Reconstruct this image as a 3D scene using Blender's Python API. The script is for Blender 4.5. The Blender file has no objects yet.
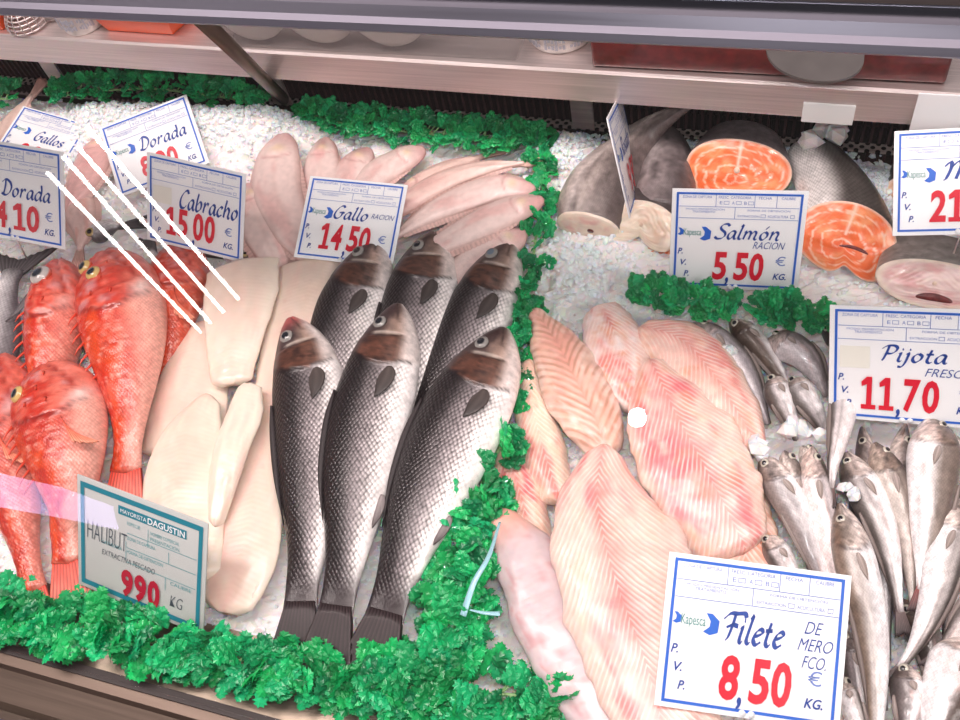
import bpy, math, random
import numpy as np
from mathutils import Vector, Matrix
SC = bpy.context.scene
COL = SC.collection
PI = math.pi
rnd = random.Random(7)

# ------------------------------------------------------------------ camera
F = 942.0
_X = np.array([3106., -451., 942.]); _X /= np.linalg.norm(_X)
_Z = np.array([-0.16884086, 0.54816302, 0.81915204]); _Z /= np.linalg.norm(_Z)
_Y = np.cross(_Z, _X)
R = np.array([_X, _Y, _Z])
CAM = R @ np.array([0, 0, 1.12])
cd = bpy.data.cameras.new('camera'); cam = bpy.data.objects.new('camera', cd); COL.objects.link(cam)
M4 = np.eye(4); M4[:3, :3] = R; M4[:3, 3] = CAM
cam.matrix_world = Matrix(M4.tolist())
cd.sensor_width = 36; cd.lens = 36 * F / 960; cd.clip_start = 0.01; cd.clip_end = 100
SC.camera = cam

def ray(px, py):
    return R @ (np.array([px - 480., 360. - py, -F]) / F)
def W(px, py, z=0.0):
    """point of the place at height z that the photograph shows at this pixel"""
    d = ray(px, py); return CAM + d * ((z - CAM[2]) / d[2])
def WY(px, py, y):
    d = ray(px, py); return CAM + d * ((y - CAM[1]) / d[1])
def mpp(P):
    return -(R.T @ (np.asarray(P) - CAM))[2] / F

# ------------------------------------------------------------------ helpers
def lin(c):
    if isinstance(c, str):
        c = [int(c[i:i + 2], 16) / 255 for i in (0, 2, 4)]
    return np.array([(x / 12.92 if x <= .04045 else ((x + .055) / 1.055) ** 2.4) for x in c])

def tag(o, label=None, cat=None, group=None, kind=None):
    if label: o['label'] = label
    if cat: o['category'] = cat
    if group: o['group'] = group
    if kind: o['kind'] = kind
    return o

def empty(name, loc, label=None, cat=None, group=None):
    o = bpy.data.objects.new(name, None); COL.objects.link(o)
    o.empty_display_size = .02
    o.location = [float(v) for v in loc]
    return tag(o, label, cat, group)

def mesh(name, V, Fc, mat, parent=None, smooth=True, col=None, uvm=None, label=None):
    """one mesh object; V in world coordinates; faces as list"""
    V = np.asarray(V, float)
    off = np.zeros(3)
    if parent is not None:
        p = parent
        while p is not None:
            off = off + np.array(p.location); p = p.parent
    else:
        off = V.mean(0); off[2] = V[:, 2].min()
    me = bpy.data.meshes.new(name)
    me.from_pydata((V - off).tolist(), [], [list(map(int, f)) for f in Fc])
    if col is not None:
        a = me.color_attributes.new('Col', 'FLOAT_COLOR', 'POINT')
        c = np.ones((len(V), 4)); col = np.asarray(col, float); c[:, :col.shape[1]] = col
        a.data.foreach_set('color', c.ravel())
    if uvm is not None:
        u = me.uv_layers.new(name='uvm')
        li = np.zeros(len(me.loops), int); me.loops.foreach_get('vertex_index', li)
        u.data.foreach_set('uv', np.asarray(uvm, float)[li].ravel())
    me.materials.append(mat)
    me.polygons.foreach_set('use_smooth', [smooth] * len(me.polygons))
    me.update()
    o = bpy.data.objects.new(name, me); COL.objects.link(o)
    if parent is not None: o.parent = parent
    else: o.location = off.tolist()
    if label: o['label'] = label
    return o

def vn(x, y, seed=0):
    """smooth 2-d value noise, -1..1"""
    x = np.asarray(x, float); y = np.asarray(y, float); x, y = np.broadcast_arrays(x, y)
    xi = np.floor(x).astype(np.int64); yi = np.floor(y).astype(np.int64)
    fx = x - xi; fy = y - yi; fx = fx * fx * (3 - 2 * fx); fy = fy * fy * (3 - 2 * fy)
    def h(a, b):
        n = (a * 374761393 + b * 668265263 + seed * 974711) & 0x7fffffff
        n = ((n ^ (n >> 13)) * 1274126177) & 0x7fffffff
        return ((n ^ (n >> 16)) & 0xffff) / 32767.5 - 1
    return (h(xi, yi) * (1 - fx) + h(xi + 1, yi) * fx) * (1 - fy) + (h(xi, yi + 1) * (1 - fx) + h(xi + 1, yi + 1) * fx) * fy
def fbm(x, y, seed=0):
    return vn(x, y, seed) * .55 + vn(x * 2.1, y * 2.1, seed + 5) * .3 + vn(x * 4.3, y * 4.3, seed + 9) * .15
def sst(a, b, x):
    t = np.clip((x - a) / (b - a), 0, 1); return t * t * (3 - 2 * t)
def mix(a, b, t):
    t = np.asarray(t)[..., None]; return a * (1 - t) + b * t

class MB:
    def __init__(s): s.V = []; s.F = []
    def add(s, V, Fc):
        n = len(s.V); s.V += [list(map(float, v)) for v in V]; s.F += [[i + n for i in f] for f in Fc]
    def box(s, c, d, M=None):
        c = np.array(c, float); d = np.array(d, float) / 2
        P = [np.array([x, y, z]) * d for x in (-1, 1) for y in (-1, 1) for z in (-1, 1)]
        if M is not None: P = [M @ p for p in P]
        s.add([c + p for p in P], [(0, 1, 3, 2), (4, 6, 7, 5), (0, 4, 5, 1), (2, 3, 7, 6), (0, 2, 6, 4), (1, 5, 7, 3)])
    def tube(s, pts, r, n=10, caps=True):
        pts = [np.array(p, float) for p in pts]; base = len(s.V)
        rs = r if hasattr(r, '__len__') else [r] * len(pts)
        up = np.array([0, 0, 1.]); V = []
        for i, p in enumerate(pts):
            t = pts[min(i + 1, len(pts) - 1)] - pts[max(i - 1, 0)]; t /= np.linalg.norm(t)
            a = np.cross(t, up)
            if np.linalg.norm(a) < 1e-3: a = np.cross(t, [1, 0, 0])
            a /= np.linalg.norm(a); b = np.cross(a, t)
            V += [p + rs[i] * (a * math.cos(2 * PI * k / n) + b * math.sin(2 * PI * k / n)) for k in range(n)]
        Fc = [(i * n + k, i * n + (k + 1) % n, (i + 1) * n + (k + 1) % n, (i + 1) * n + k) for i in range(len(pts) - 1) for k in range(n)]
        if caps: Fc += [tuple(range(n))[::-1], tuple((len(pts) - 1) * n + k for k in range(n))]
        s.add(V, Fc)
    def prism(s, poly, ext):
        """poly: list of 3d points, ext: 3d vector"""
        n = len(poly); poly = [np.array(p, float) for p in poly]; e = np.array(ext, float)
        s.add(poly + [p + e for p in poly], [tuple(range(n))[::-1], tuple(range(n, 2 * n))] + [(i, (i + 1) % n, n + (i + 1) % n, n + i) for i in range(n)])
    def xf(s, o, M, start=0):
        for i in range(start, len(s.V)): s.V[i] = list(np.array(o) + M @ np.array(s.V[i]))
    def build(s, name, mat, parent=None, smooth=False, label=None, bevel=0):
        o = mesh(name, s.V, s.F, mat, parent, smooth, label=label)
        if bevel:
            m = o.modifiers.new('bevel', 'BEVEL'); m.width = bevel; m.segments = 3; m.limit_method = 'ANGLE'
            for p in o.data.polygons: p.use_smooth = True
        return o

# ------------------------------------------------------------------ materials
def nodes(name):
    m = bpy.data.materials.new(name); m.use_nodes = True
    return m, m.node_tree, m.node_tree.nodes['Principled BSDF']
def N(t, typ, **kw):
    n = t.nodes.new(typ)
    for k, v in kw.items(): setattr(n, k, v)
    return n
def math_(t, op, a, b=None, clamp=False):
    n = N(t, 'ShaderNodeMath', operation=op, use_clamp=clamp)
    for i, x in enumerate((a, b)):
        if x is None: continue
        if isinstance(x, (int, float)): n.inputs[i].default_value = x
        else: t.links.new(x, n.inputs[i])
    return n.outputs[0]
def mixc(t, typ, fac, a, b):
    n = N(t, 'ShaderNodeMix', data_type='RGBA', blend_type=typ)
    for i, x in ((0, fac), (6, a), (7, b)):
        if isinstance(x, (int, float)): n.inputs[i].default_value = x
        elif hasattr(x, '__len__'): n.inputs[i].default_value = (*[float(q) for q in x][:3], 1)
        else: t.links.new(x, n.inputs[i])
    return n.outputs[2]
def ramp(t, x, stops):
    r = N(t, 'ShaderNodeValToRGB'); t.links.new(x, r.inputs[0])
    while len(r.color_ramp.elements) < len(stops): r.color_ramp.elements.new(.5)
    for e, (p, c) in zip(r.color_ramp.elements, stops):
        e.position = p; e.color = (c, c, c, 1) if isinstance(c, (int, float)) else (*[float(q) for q in c][:3], 1)
    return r.outputs[0]
def setp(b, **kw):
    for k, v in kw.items():
        k = k.replace('_', ' ')
        if k in b.inputs: b.inputs[k].default_value = v

def mat_plain(name, c, rough=.5, metal=0, noise=0, nscale=60, bump=0, **kw):
    m, t, b = nodes(name); c = lin(c)
    setp(b, Roughness=rough, Metallic=metal, **kw)
    if noise or bump:
        tc = N(t, 'ShaderNodeTexCoord'); n = N(t, 'ShaderNodeTexNoise'); n.inputs['Scale'].default_value = nscale; n.inputs['Detail'].default_value = 5
        t.links.new(tc.outputs['Object'], n.inputs['Vector'])
        f = ramp(t, n.outputs[0], [(.3, 1 - noise), (.7, 1 + noise)])
        t.links.new(mixc(t, 'MULTIPLY', 1, c, f), b.inputs['Base Color'])
        if bump:
            bn = N(t, 'ShaderNodeBump'); bn.inputs['Strength'].default_value = bump; bn.inputs['Distance'].default_value = .002
            t.links.new(n.outputs[0], bn.inputs['Height']); t.links.new(bn.outputs[0], b.inputs['Normal'])
    else: b.inputs['Base Color'].default_value = (*c, 1)
    return m

def mat_metal(name, c, rough=.3, stretch=(2, 120, 120), amt=.12):
    m, t, b = nodes(name); c = lin(c)
    tc = N(t, 'ShaderNodeTexCoord'); mp = N(t, 'ShaderNodeMapping'); mp.inputs['Scale'].default_value = stretch
    n = N(t, 'ShaderNodeTexNoise'); n.inputs['Scale'].default_value = 3; n.inputs['Detail'].default_value = 6
    t.links.new(tc.outputs['Object'], mp.inputs[0]); t.links.new(mp.outputs[0], n.inputs['Vector'])
    t.links.new(mixc(t, 'MULTIPLY', 1, c, ramp(t, n.outputs[0], [(.3, 1 - amt), (.7, 1 + amt)])), b.inputs['Base Color'])
    t.links.new(ramp(t, n.outputs[0], [(.3, rough - .06), (.7, rough + .08)]), b.inputs['Roughness'])
    setp(b, Metallic=.85)
    return m

def mat_skin(name, size, contrast, rough=.28, coat=.35, noise=.12, metal=0., bump=.5, dark=.45, bright=1.25):
    """wet scaled skin: the scales are a diamond lattice in metres along the body, strength in Col alpha"""
    m, t, b = nodes(name)
    at = N(t, 'ShaderNodeAttribute', attribute_name='Col'); uv = N(t, 'ShaderNodeUVMap', uv_map='uvm')
    mp = N(t, 'ShaderNodeMapping'); mp.inputs['Scale'].default_value = (1 / size * .8, 1 / size * 1.15, 1); mp.inputs['Rotation'].default_value = (0, 0, PI / 4)
    mp2 = N(t, 'ShaderNodeMapping'); mp2.inputs['Scale'].default_value = (.8, 1.15, 1)
    t.links.new(uv.outputs[0], mp2.inputs[0]); mp.inputs['Scale'].default_value = (1 / size, 1 / size, 1); t.links.new(mp2.outputs[0], mp.inputs[0])
    v = N(t, 'ShaderNodeTexVoronoi', voronoi_dimensions='2D'); v.inputs['Scale'].default_value = 1; v.inputs['Randomness'].default_value = .22
    t.links.new(mp.outputs[0], v.inputs['Vector'])
    f = ramp(t, v.outputs['Distance'], [(.15, bright), (.4, 1.0), (.62, dark)])
    a = math_(t, 'MULTIPLY', at.outputs['Alpha'], contrast, True)
    c1 = mixc(t, 'MULTIPLY', a, at.outputs['Color'], f)
    n = N(t, 'ShaderNodeTexNoise'); n.inputs['Scale'].default_value = 140; n.inputs['Detail'].default_value = 4
    tc = N(t, 'ShaderNodeTexCoord'); t.links.new(tc.outputs['Object'], n.inputs['Vector'])
    c2 = mixc(t, 'MULTIPLY', 1, c1, ramp(t, n.outputs[0], [(.3, 1 - noise), (.7, 1 + noise)]))
    t.links.new(c2, b.inputs['Base Color'])
    h = math_(t, 'MULTIPLY', math_(t, 'MULTIPLY', v.outputs['Distance'], -1.0), a)
    h = math_(t, 'ADD', h, math_(t, 'MULTIPLY', n.outputs[0], .35))
    bn = N(t, 'ShaderNodeBump'); bn.inputs['Strength'].default_value = bump; bn.inputs['Distance'].default_value = .0016
    t.links.new(h, bn.inputs['Height']); t.links.new(bn.outputs[0], b.inputs['Normal'])
    setp(b, Roughness=rough, Metallic=metal, Coat_Weight=coat, Coat_Roughness=.12)
    return m

def mat_flesh(name, period, amt, tint, chev=1.0, rough=.33, noise=.08, bump=.35, sss=.12, distort=3.0, width=(.35, .75)):
    """raw fish flesh: muscle bands as chevrons about the middle line, in metres"""
    m, t, b = nodes(name); tint = lin(tint)
    at = N(t, 'ShaderNodeAttribute', attribute_name='Col'); uv = N(t, 'ShaderNodeUVMap', uv_map='uvm')
    sp = N(t, 'ShaderNodeSeparateXYZ'); t.links.new(uv.outputs[0], sp.inputs[0])
    n0 = N(t, 'ShaderNodeTexNoise'); n0.inputs['Scale'].default_value = 30; n0.inputs['Detail'].default_value = 3
    t.links.new(uv.outputs[0], n0.inputs['Vector'])
    av = math_(t, 'ABSOLUTE', sp.outputs[1])
    cu = math_(t, 'POWER', math_(t, 'ADD', av, .004), .85)
    x = math_(t, 'ADD', sp.outputs[0], math_(t, 'MULTIPLY', cu, chev * -.5))
    x = math_(t, 'MULTIPLY', x, 2 * PI / period)
    x = math_(t, 'ADD', x, math_(t, 'MULTIPLY', n0.outputs[0], distort * 2))
    s = math_(t, 'ADD', math_(t, 'MULTIPLY', math_(t, 'SINE', x), .5), .5)
    f = math_(t, 'MULTIPLY', ramp(t, s, [(width[0], 0.), (width[1], 1.)]), at.outputs['Alpha'])
    n3 = N(t, 'ShaderNodeTexNoise'); n3.inputs['Scale'].default_value = 38; n3.inputs['Detail'].default_value = 2; t.links.new(uv.outputs[0], n3.inputs['Vector'])
    f = math_(t, 'MULTIPLY', f, ramp(t, n3.outputs[0], [(.36, .15), (.6, 1.)]))
    f = math_(t, 'MULTIPLY', f, amt, True)
    c1 = mixc(t, 'MIX', f, at.outputs['Color'], tint)
    n = N(t, 'ShaderNodeTexNoise'); n.inputs['Scale'].default_value = 90; n.inputs['Detail'].default_value = 5
    tc = N(t, 'ShaderNodeTexCoord'); t.links.new(tc.outputs['Object'], n.inputs['Vector'])
    c2 = mixc(t, 'MULTIPLY', 1, c1, ramp(t, n.outputs[0], [(.3, 1 - noise), (.7, 1 + noise)]))
    t.links.new(c2, b.inputs['Base Color'])
    bn = N(t, 'ShaderNodeBump'); bn.inputs['Strength'].default_value = bump; bn.inputs['Distance'].default_value = .0015
    h = math_(t, 'ADD', math_(t, 'MULTIPLY', s, at.outputs['Alpha']), n.outputs[0])
    t.links.new(h, bn.inputs['Height']); t.links.new(bn.outputs[0], b.inputs['Normal'])
    setp(b, Roughness=rough, Coat_Weight=.35, Coat_Roughness=.15, Subsurface_Weight=sss, Subsurface_Scale=.004)
    return m

def mat_attr(name, rough=.4, **kw):
    m, t, b = nodes(name)
    at = N(t, 'ShaderNodeAttribute', attribute_name='Col'); t.links.new(at.outputs['Color'], b.inputs['Base Color'])
    setp(b, Roughness=rough, **kw)
    return m

MT = {}
MT['bass'] = mat_skin('seabass skin', .0042, .95, .33, .1, .2, .1, .7, .27, 1.5)
MT['hake'] = mat_skin('small hake skin', .0022, .35, .3, .25, .2, .05, .5)
MT['red'] = mat_skin('red scorpionfish skin', .0032, .35, .3, .3, .13, 0, 1.0, .72, 1.25)
MT['pale'] = mat_skin('pale flatfish skin', .002, .15, .36, .3, .07, 0, .35)
MT['dark'] = mat_skin('grey smooth skin', .002, .3, .3, .4, .25, 0, .6)
MT['silver'] = mat_skin('silver bream skin', .004, .5, .3, .35, .12, .1, .5)
MT['pink_flesh'] = mat_flesh('pink fillet flesh', .0082, .5, 'fff1e8', 2.0, bump=.2, distort=3.6, width=(.5, .95))
MT['brown_flesh'] = mat_flesh('fillet flesh with brown bands', .0115, .85, 'c4907a', -1.5, distort=1.8, width=(.35, .9))
MT['white_flesh'] = mat_flesh('white halibut flesh', .006, .09, 'fffdf4', .4, noise=.035, bump=.15, distort=1.0)
MT['salmon_flesh'] = mat_flesh('salmon flesh', .0075, .62, 'ffd2b0', 0, distort=2.2, noise=.08, width=(.68, .95))
MT['plain_flesh'] = mat_flesh('pale cut flesh', .006, .15, 'fff3e4', 0, distort=3)
MT['fin'] = mat_attr('fin membrane', .55, Coat_Weight=.05)
MT['eye'] = mat_attr('fish eye', .08, Coat_Weight=.6)
MT['steel'] = mat_metal('brushed steel', 'e0d4d2', .4)
MT['rail'] = mat_metal('satin aluminium', '72707b', .42, (1, 60, 60), .06)
MT['dark_steel'] = mat_metal('dull dark steel', '6c5e55', .45)
MT['cream'] = mat_metal('worn steel ledge', '988b7c', .42, (8, 30, 30), .25)
MT['rubber'] = mat_plain('dark rubber', '2e2524', .6)
MT['vent'] = mat_plain('dark vent slats', '3a2426', .45, noise=.3)
MT['void'] = mat_plain('black vent recess', '120c0c', .8)
MT['card'] = mat_plain('white plastic card', 'f1f3f5', .35)
MT['card_grey'] = mat_plain('grey plastic card', 'c3c6c4', .35)
MT['blue'] = mat_plain('blue print', '2162c8', .45)
MT['ink'] = mat_plain('dark blue ink', '1d4396', .45)
MT['fine'] = mat_plain('pale blue fine print', '6d86c4', .5)
MT['redp'] = mat_plain('red digits', 'd3132f', .35)
MT['redd'] = mat_plain('dark red digits', 'b01232', .35)
MT['logo_green'] = mat_plain('green grey logo lettering', '3c8a86', .5)
MT['teal'] = mat_plain('teal print', '1f7f92', .45)
MT['teal_fine'] = mat_plain('pale teal fine print', '5fa3ab', .5)
MT['pencil'] = mat_plain('thin dark handwriting', '4c5660', .5)
MT['orange'] = mat_plain('orange plastic', 'f0591c', .3)
MT['white_pl'] = mat_plain('white plastic', 'ece8e4', .3)
MT['milk'] = mat_plain('cloudy box plastic', 'c9c4c2', .25, Coat_Weight=.2)
MT['disc'] = mat_plain('white dish', 'f6f4f0', .3)
MT['maroon'] = mat_plain('dark red block', '6c2020', .28, noise=.35, nscale=90, bump=.3, Coat_Weight=.3)
MT['grey_metal'] = mat_plain('grey metal', '5e5a59', .4, noise=.12, nscale=40)
MT['glare_white'] = mat_plain('white glare plate', 'f6f6f4', .6)
MT['tie'] = mat_plain('pale blue plastic ribbon', '9fd0dc', .25, Coat_Weight=.4)

def mat_leaf():
    m, t, b = nodes('green plastic leaf')
    at = N(t, 'ShaderNodeAttribute', attribute_name='Col'); t.links.new(at.outputs['Color'], b.inputs['Base Color'])
    setp(b, Roughness=.38, Coat_Weight=.15)
    return m
MT['leaf'] = mat_leaf()
def mat_ice():
    m, t, b = nodes('crushed ice')
    at = N(t, 'ShaderNodeAttribute', attribute_name='Col'); t.links.new(at.outputs['Color'], b.inputs['Base Color'])
    n = N(t, 'ShaderNodeTexNoise'); n.inputs['Scale'].default_value = 160
    tc = N(t, 'ShaderNodeTexCoord'); t.links.new(tc.outputs['Object'], n.inputs['Vector'])
    bn = N(t, 'ShaderNodeBump'); bn.inputs['Strength'].default_value = .5; bn.inputs['Distance'].default_value = .002
    t.links.new(n.outputs[0], bn.inputs['Height']); t.links.new(bn.outputs[0], b.inputs['Normal'])
    setp(b, Roughness=.35, IOR=1.31, Subsurface_Weight=.4, Subsurface_Scale=.012)
    return m
MT['ice'] = mat_ice()
def mat_perf():
    m, t, b = nodes('perforated steel')
    tc = N(t, 'ShaderNodeTexCoord'); mp = N(t, 'ShaderNodeMapping'); mp.inputs['Scale'].default_value = (110, 110, 110); mp.inputs['Rotation'].default_value = (0, 0, PI / 4)
    v = N(t, 'ShaderNodeTexVoronoi', voronoi_dimensions='2D'); v.inputs['Randomness'].default_value = 0; v.inputs['Scale'].default_value = 1
    t.links.new(tc.outputs['Object'], mp.inputs[0]); t.links.new(mp.outputs[0], v.inputs['Vector'])
    c = ramp(t, v.outputs['Distance'], [(.3, lin('1a1212')), (.36, lin('c9bdb8'))])
    t.links.new(c, b.inputs['Base Color']); setp(b, Roughness=.35, Metallic=.6)
    return m
MT['perf'] = mat_perf()
def mat_glass():
    m = bpy.data.materials.new('clear display glass'); m.use_nodes = True; t = m.node_tree; t.nodes.clear()
    o = N(t, 'ShaderNodeOutputMaterial'); mx = N(t, 'ShaderNodeMixShader'); ge = N(t, 'ShaderNodeNewGeometry')
    vd = N(t, 'ShaderNodeVectorMath', operation='DOT_PRODUCT'); t.links.new(ge.outputs['Incoming'], vd.inputs[0]); t.links.new(ge.outputs['Normal'], vd.inputs[1])
    f = math_(t, 'POWER', math_(t, 'SUBTRACT', 1.0, math_(t, 'ABSOLUTE', vd.outputs['Value'])), 5.0)   # reflectance of plain glass
    f = math_(t, 'ADD', math_(t, 'MULTIPLY', f, .97), .03)
    tr = N(t, 'ShaderNodeBsdfTransparent'); gl = N(t, 'ShaderNodeBsdfGlossy'); gl.inputs['Roughness'].default_value = 0
    t.links.new(f, mx.inputs[0]); t.links.new(tr.outputs[0], mx.inputs[1]); t.links.new(gl.outputs[0], mx.inputs[2]); t.links.new(mx.outputs[0], o.inputs[0])
    return m
MT['glass'] = mat_glass()
def mat_emit(name, c, s):
    m = bpy.data.materials.new(name); m.use_nodes = True; t = m.node_tree; t.nodes.clear()
    o = N(t, 'ShaderNodeOutputMaterial'); e = N(t, 'ShaderNodeEmission'); e.inputs[0].default_value = (*lin(c), 1); e.inputs[1].default_value = s
    t.links.new(e.outputs[0], o.inputs[0]); return m

# ------------------------------------------------------------------ lofted bodies
def cat(P, n):
    P = np.asarray(P, float); k = len(P)
    E = np.vstack([2 * P[0] - P[1], P, 2 * P[-1] - P[-2]]) if k > 1 else P
    fine = []
    for i in range(k - 1):
        p0, p1, p2, p3 = E[i:i + 4]
        for u in np.linspace(0, 1, 24, endpoint=False):
            fine.append(.5 * ((2 * p1) + (-p0 + p2) * u + (2 * p0 - 5 * p1 + 4 * p2 - p3) * u * u + (-p0 + 3 * p1 - 3 * p2 + p3) * u ** 3))
    fine.append(P[-1]); fine = np.array(fine)
    s = np.r_[0, np.cumsum(np.linalg.norm(np.diff(fine[:, :3], axis=0), axis=1))]
    q = np.linspace(0, s[-1], n)
    return np.array([np.interp(q, s, fine[:, j]) for j in range(fine.shape[1])]).T, s[-1]
def prof(stops, t):
    x, y = zip(*stops); x = np.array(x); y = np.array(y)
    # smooth (monotone-ish) interpolation
    t = np.asarray(t); i = np.clip(np.searchsorted(x, t) - 1, 0, len(x) - 2)
    d = np.gradient(y, x); h = x[i + 1] - x[i]; u = np.clip((t - x[i]) / h, 0, 1)
    return (2 * u**3 - 3 * u**2 + 1) * y[i] + (u**3 - 2 * u**2 + u) * h * d[i] + (-2 * u**3 + 3 * u**2) * y[i + 1] + (u**3 - u**2) * h * d[i + 1]

class Body:
    """closed body swept along a spine of pixels (laid at height z): half widths hwL/hwR in metres, thickness ht"""
    def __init__(s, pts, z, hw, ht, n=80, m=32, flip=1, low=.7, sq=1.0, disp=None, jag=0, seed=0, hwR=None, droop=0, cap0=.6, thin_tail=0.):
        s.cap0 = cap0
        k = len(pts); zs = z if hasattr(z, '__len__') else [z] * k
        P = [W(p[0], p[1], zz) for p, zz in zip(pts, zs)]
        C, s.L = cat(P, n); s.C = C; t = np.linspace(0, 1, n); s.t = t; s.n = n; s.m = m; s.flip = flip
        T = np.gradient(C, axis=0); T /= np.linalg.norm(T, axis=1)[:, None]
        S = np.cross(T, [0, 0, 1.]); S /= np.linalg.norm(S, axis=1)[:, None]; S *= flip
        U = np.cross(S, T) * flip
        U /= np.linalg.norm(U, axis=1)[:, None]
        U *= np.sign(U[:, 2])[:, None]
        s.S, s.U, s.T = S, U, T
        sc = mpp(C.mean(0))
        s.hl = hw(t) * sc; s.hr = (hwR(t) if hwR is not None else hw(t)) * sc
        if jag:
            s.hl = s.hl * (1 + jag * fbm(t * 9, 0 * t + 3.3, seed)); s.hr = s.hr * (1 + jag * fbm(t * 9, 0 * t + 7.7, seed + 3))
        s.ht = ht(t) * (1 - thin_tail * sst(.72, 1, t)); s.low = low; s.sq = sq; s.disp = disp; s.droop = droop
        th = np.arange(m) * 2 * PI / m; s.th = th
        cs = np.sign(np.cos(th)) * np.abs(np.cos(th)) ** sq; sn = np.sign(np.sin(th)) * np.abs(np.sin(th)) ** (sq if sq < 1 else 1)
        s.v = cs
        V = np.zeros((n, m, 3)); 
        h = np.where(cs > 0, 1, 0)[None, :] * s.hl[:, None] + np.where(cs <= 0, 1, 0)[None, :] * s.hr[:, None]
        lat = h * cs[None, :]
        hz = s.ht[:, None] * np.where(sn > 0, sn, sn * low)[None, :]
        if disp is not None: hz = hz + disp(t[:, None], cs[None, :]) * (sn > .001)[None, :] * np.minimum(1, np.abs(sn) * 3)[None, :]
        V = C[:, None, :] + S[:, None, :] * lat[..., None] + U[:, None, :] * hz[..., None]
        V[..., 2] -= droop * (np.abs(cs)[None, :] ** 3)
        s.lat = lat; s.sn = sn; s.P = V
    def surf(s, t, v, lift=0):
        i = t * (s.n - 1); i0 = int(min(i, s.n - 2)); f = i - i0
        up = [j for j in range(s.m) if s.sn[j] >= -1e-6]
        vs = s.v[up]; o = np.argsort(vs)
        row = s.P[i0][up][o] * (1 - f) + s.P[i0 + 1][up][o] * f
        p = np.array([np.interp(v, vs[o], row[:, j]) for j in range(3)])
        sn = math.sqrt(max(0, 1 - v * v))
        h = (s.hl if v > 0 else s.hr)[i0]
        nrm = s.S[i0] * (v / max(h, 1e-4)) + s.U[i0] * (sn / max(s.ht[i0], 1e-4)); nrm /= np.linalg.norm(nrm)
        return p + nrm * lift, nrm
    def build(s, name, mat, parent, colfn, label=None):
        n, m = s.n, s.m
        V = s.P.reshape(-1, 3)
        Fc = [(i * m + j, (i + 1) * m + j, (i + 1) * m + (j + 1) % m, i * m + (j + 1) % m) for i in range(n - 1) for j in range(m)]
        e0 = s.P[0].mean(0) - s.T[0] * min(s.hl[0], s.ht[0]) * s.cap0; e1 = s.P[-1].mean(0) + s.T[-1] * min(s.hl[-1], s.ht[-1]) * .6
        V = np.vstack([V, e0, e1]); a = n * m
        Fc += [(j, (j + 1) % m, a) for j in range(m)] + [((n - 1) * m + (j + 1) % m, (n - 1) * m + j, a + 1) for j in range(m)]
        if s.flip > 0: pass
        t = np.repeat(s.t[:, None], m, 1); v = np.repeat(s.v[None, :], n, 0)
        c = colfn(t, v, np.repeat(s.sn[None, :], n, 0))
        if c.shape[-1] == 3: c = np.concatenate([c, np.ones(c.shape[:2] + (1,))], -1)
        cc = c.reshape(-1, 4); cc = np.vstack([cc, c[0].mean(0), c[-1].mean(0)])
        uv = np.stack([t * s.L, s.lat], -1).reshape(-1, 2); uv = np.vstack([uv, [0, 0], [s.L, 0]])
        o = mesh(name, V, Fc, mat, parent, True, cc, uv, label)
        import bmesh
        bm = bmesh.new(); bm.from_mesh(o.data); bmesh.ops.recalc_face_normals(bm, faces=bm.faces); bm.to_mesh(o.data); bm.free()
        s.obj = o
        return o

def fan(name, root0, root1, tip0, tip1, up, parent, c0, c1, fork=0., th=.0007, nr=15, mat=None, label=None, ragged=.06, bulge=0., seed=1):
    """a fin: ribbed membrane from the root line to the tip line, thin but solid"""
    r0, r1, t0, t1 = [np.array(x, float) for x in (root0, root1, tip0, tip1)]; up = np.array(up, float)
    nu = nr * 2 + 1; nv = 8; V = []; C = []; c0 = lin(c0); c1 = lin(c1); g = random.Random(seed)
    for i in range(nu):
        a = i / (nu - 1); R0 = r0 * (1 - a) + r1 * a; T0 = t0 * (1 - a) + t1 * a
        q = 1 - fork * (1 - abs(2 * a - 1) ** 1.2) + bulge * (1 - (2 * a - 1) ** 2) + g.uniform(-ragged, ragged)
        for j in range(nv):
            b = j / (nv - 1); p = R0 + (T0 - R0) * b * q
            rid = th * (1.6 if i % 2 else .5)
            V.append(p + up * rid); C.append((c0 * (1 - b) + c1 * b) * (1.7 if i % 2 else .6) * g.uniform(.8, 1.2))
    k = len(V)
    for i in range(nu * nv): V.append(np.array(V[i]) - up * th * 2.4); C.append(C[i])
    Fc = []
    for i in range(nu - 1):
        for j in range(nv - 1):
            a = i * nv + j; q = (a, a + nv, a + nv + 1, a + 1); Fc.append(q); Fc.append(tuple(x + k for x in q[::-1]))
    ring = [j for j in range(nv)] + [i * nv + nv - 1 for i in range(1, nu)] + [(nu - 1) * nv + j for j in range(nv - 2, -1, -1)] + [i * nv for i in range(nu - 2, 0, -1)]
    for a, b in zip(ring, ring[1:] + ring[:1]): Fc.append((a, b, b + k, a + k))
    return mesh(name, V, Fc, mat or MT['fin'], parent, True, np.clip(C, 0, 1), None, label)

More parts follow.
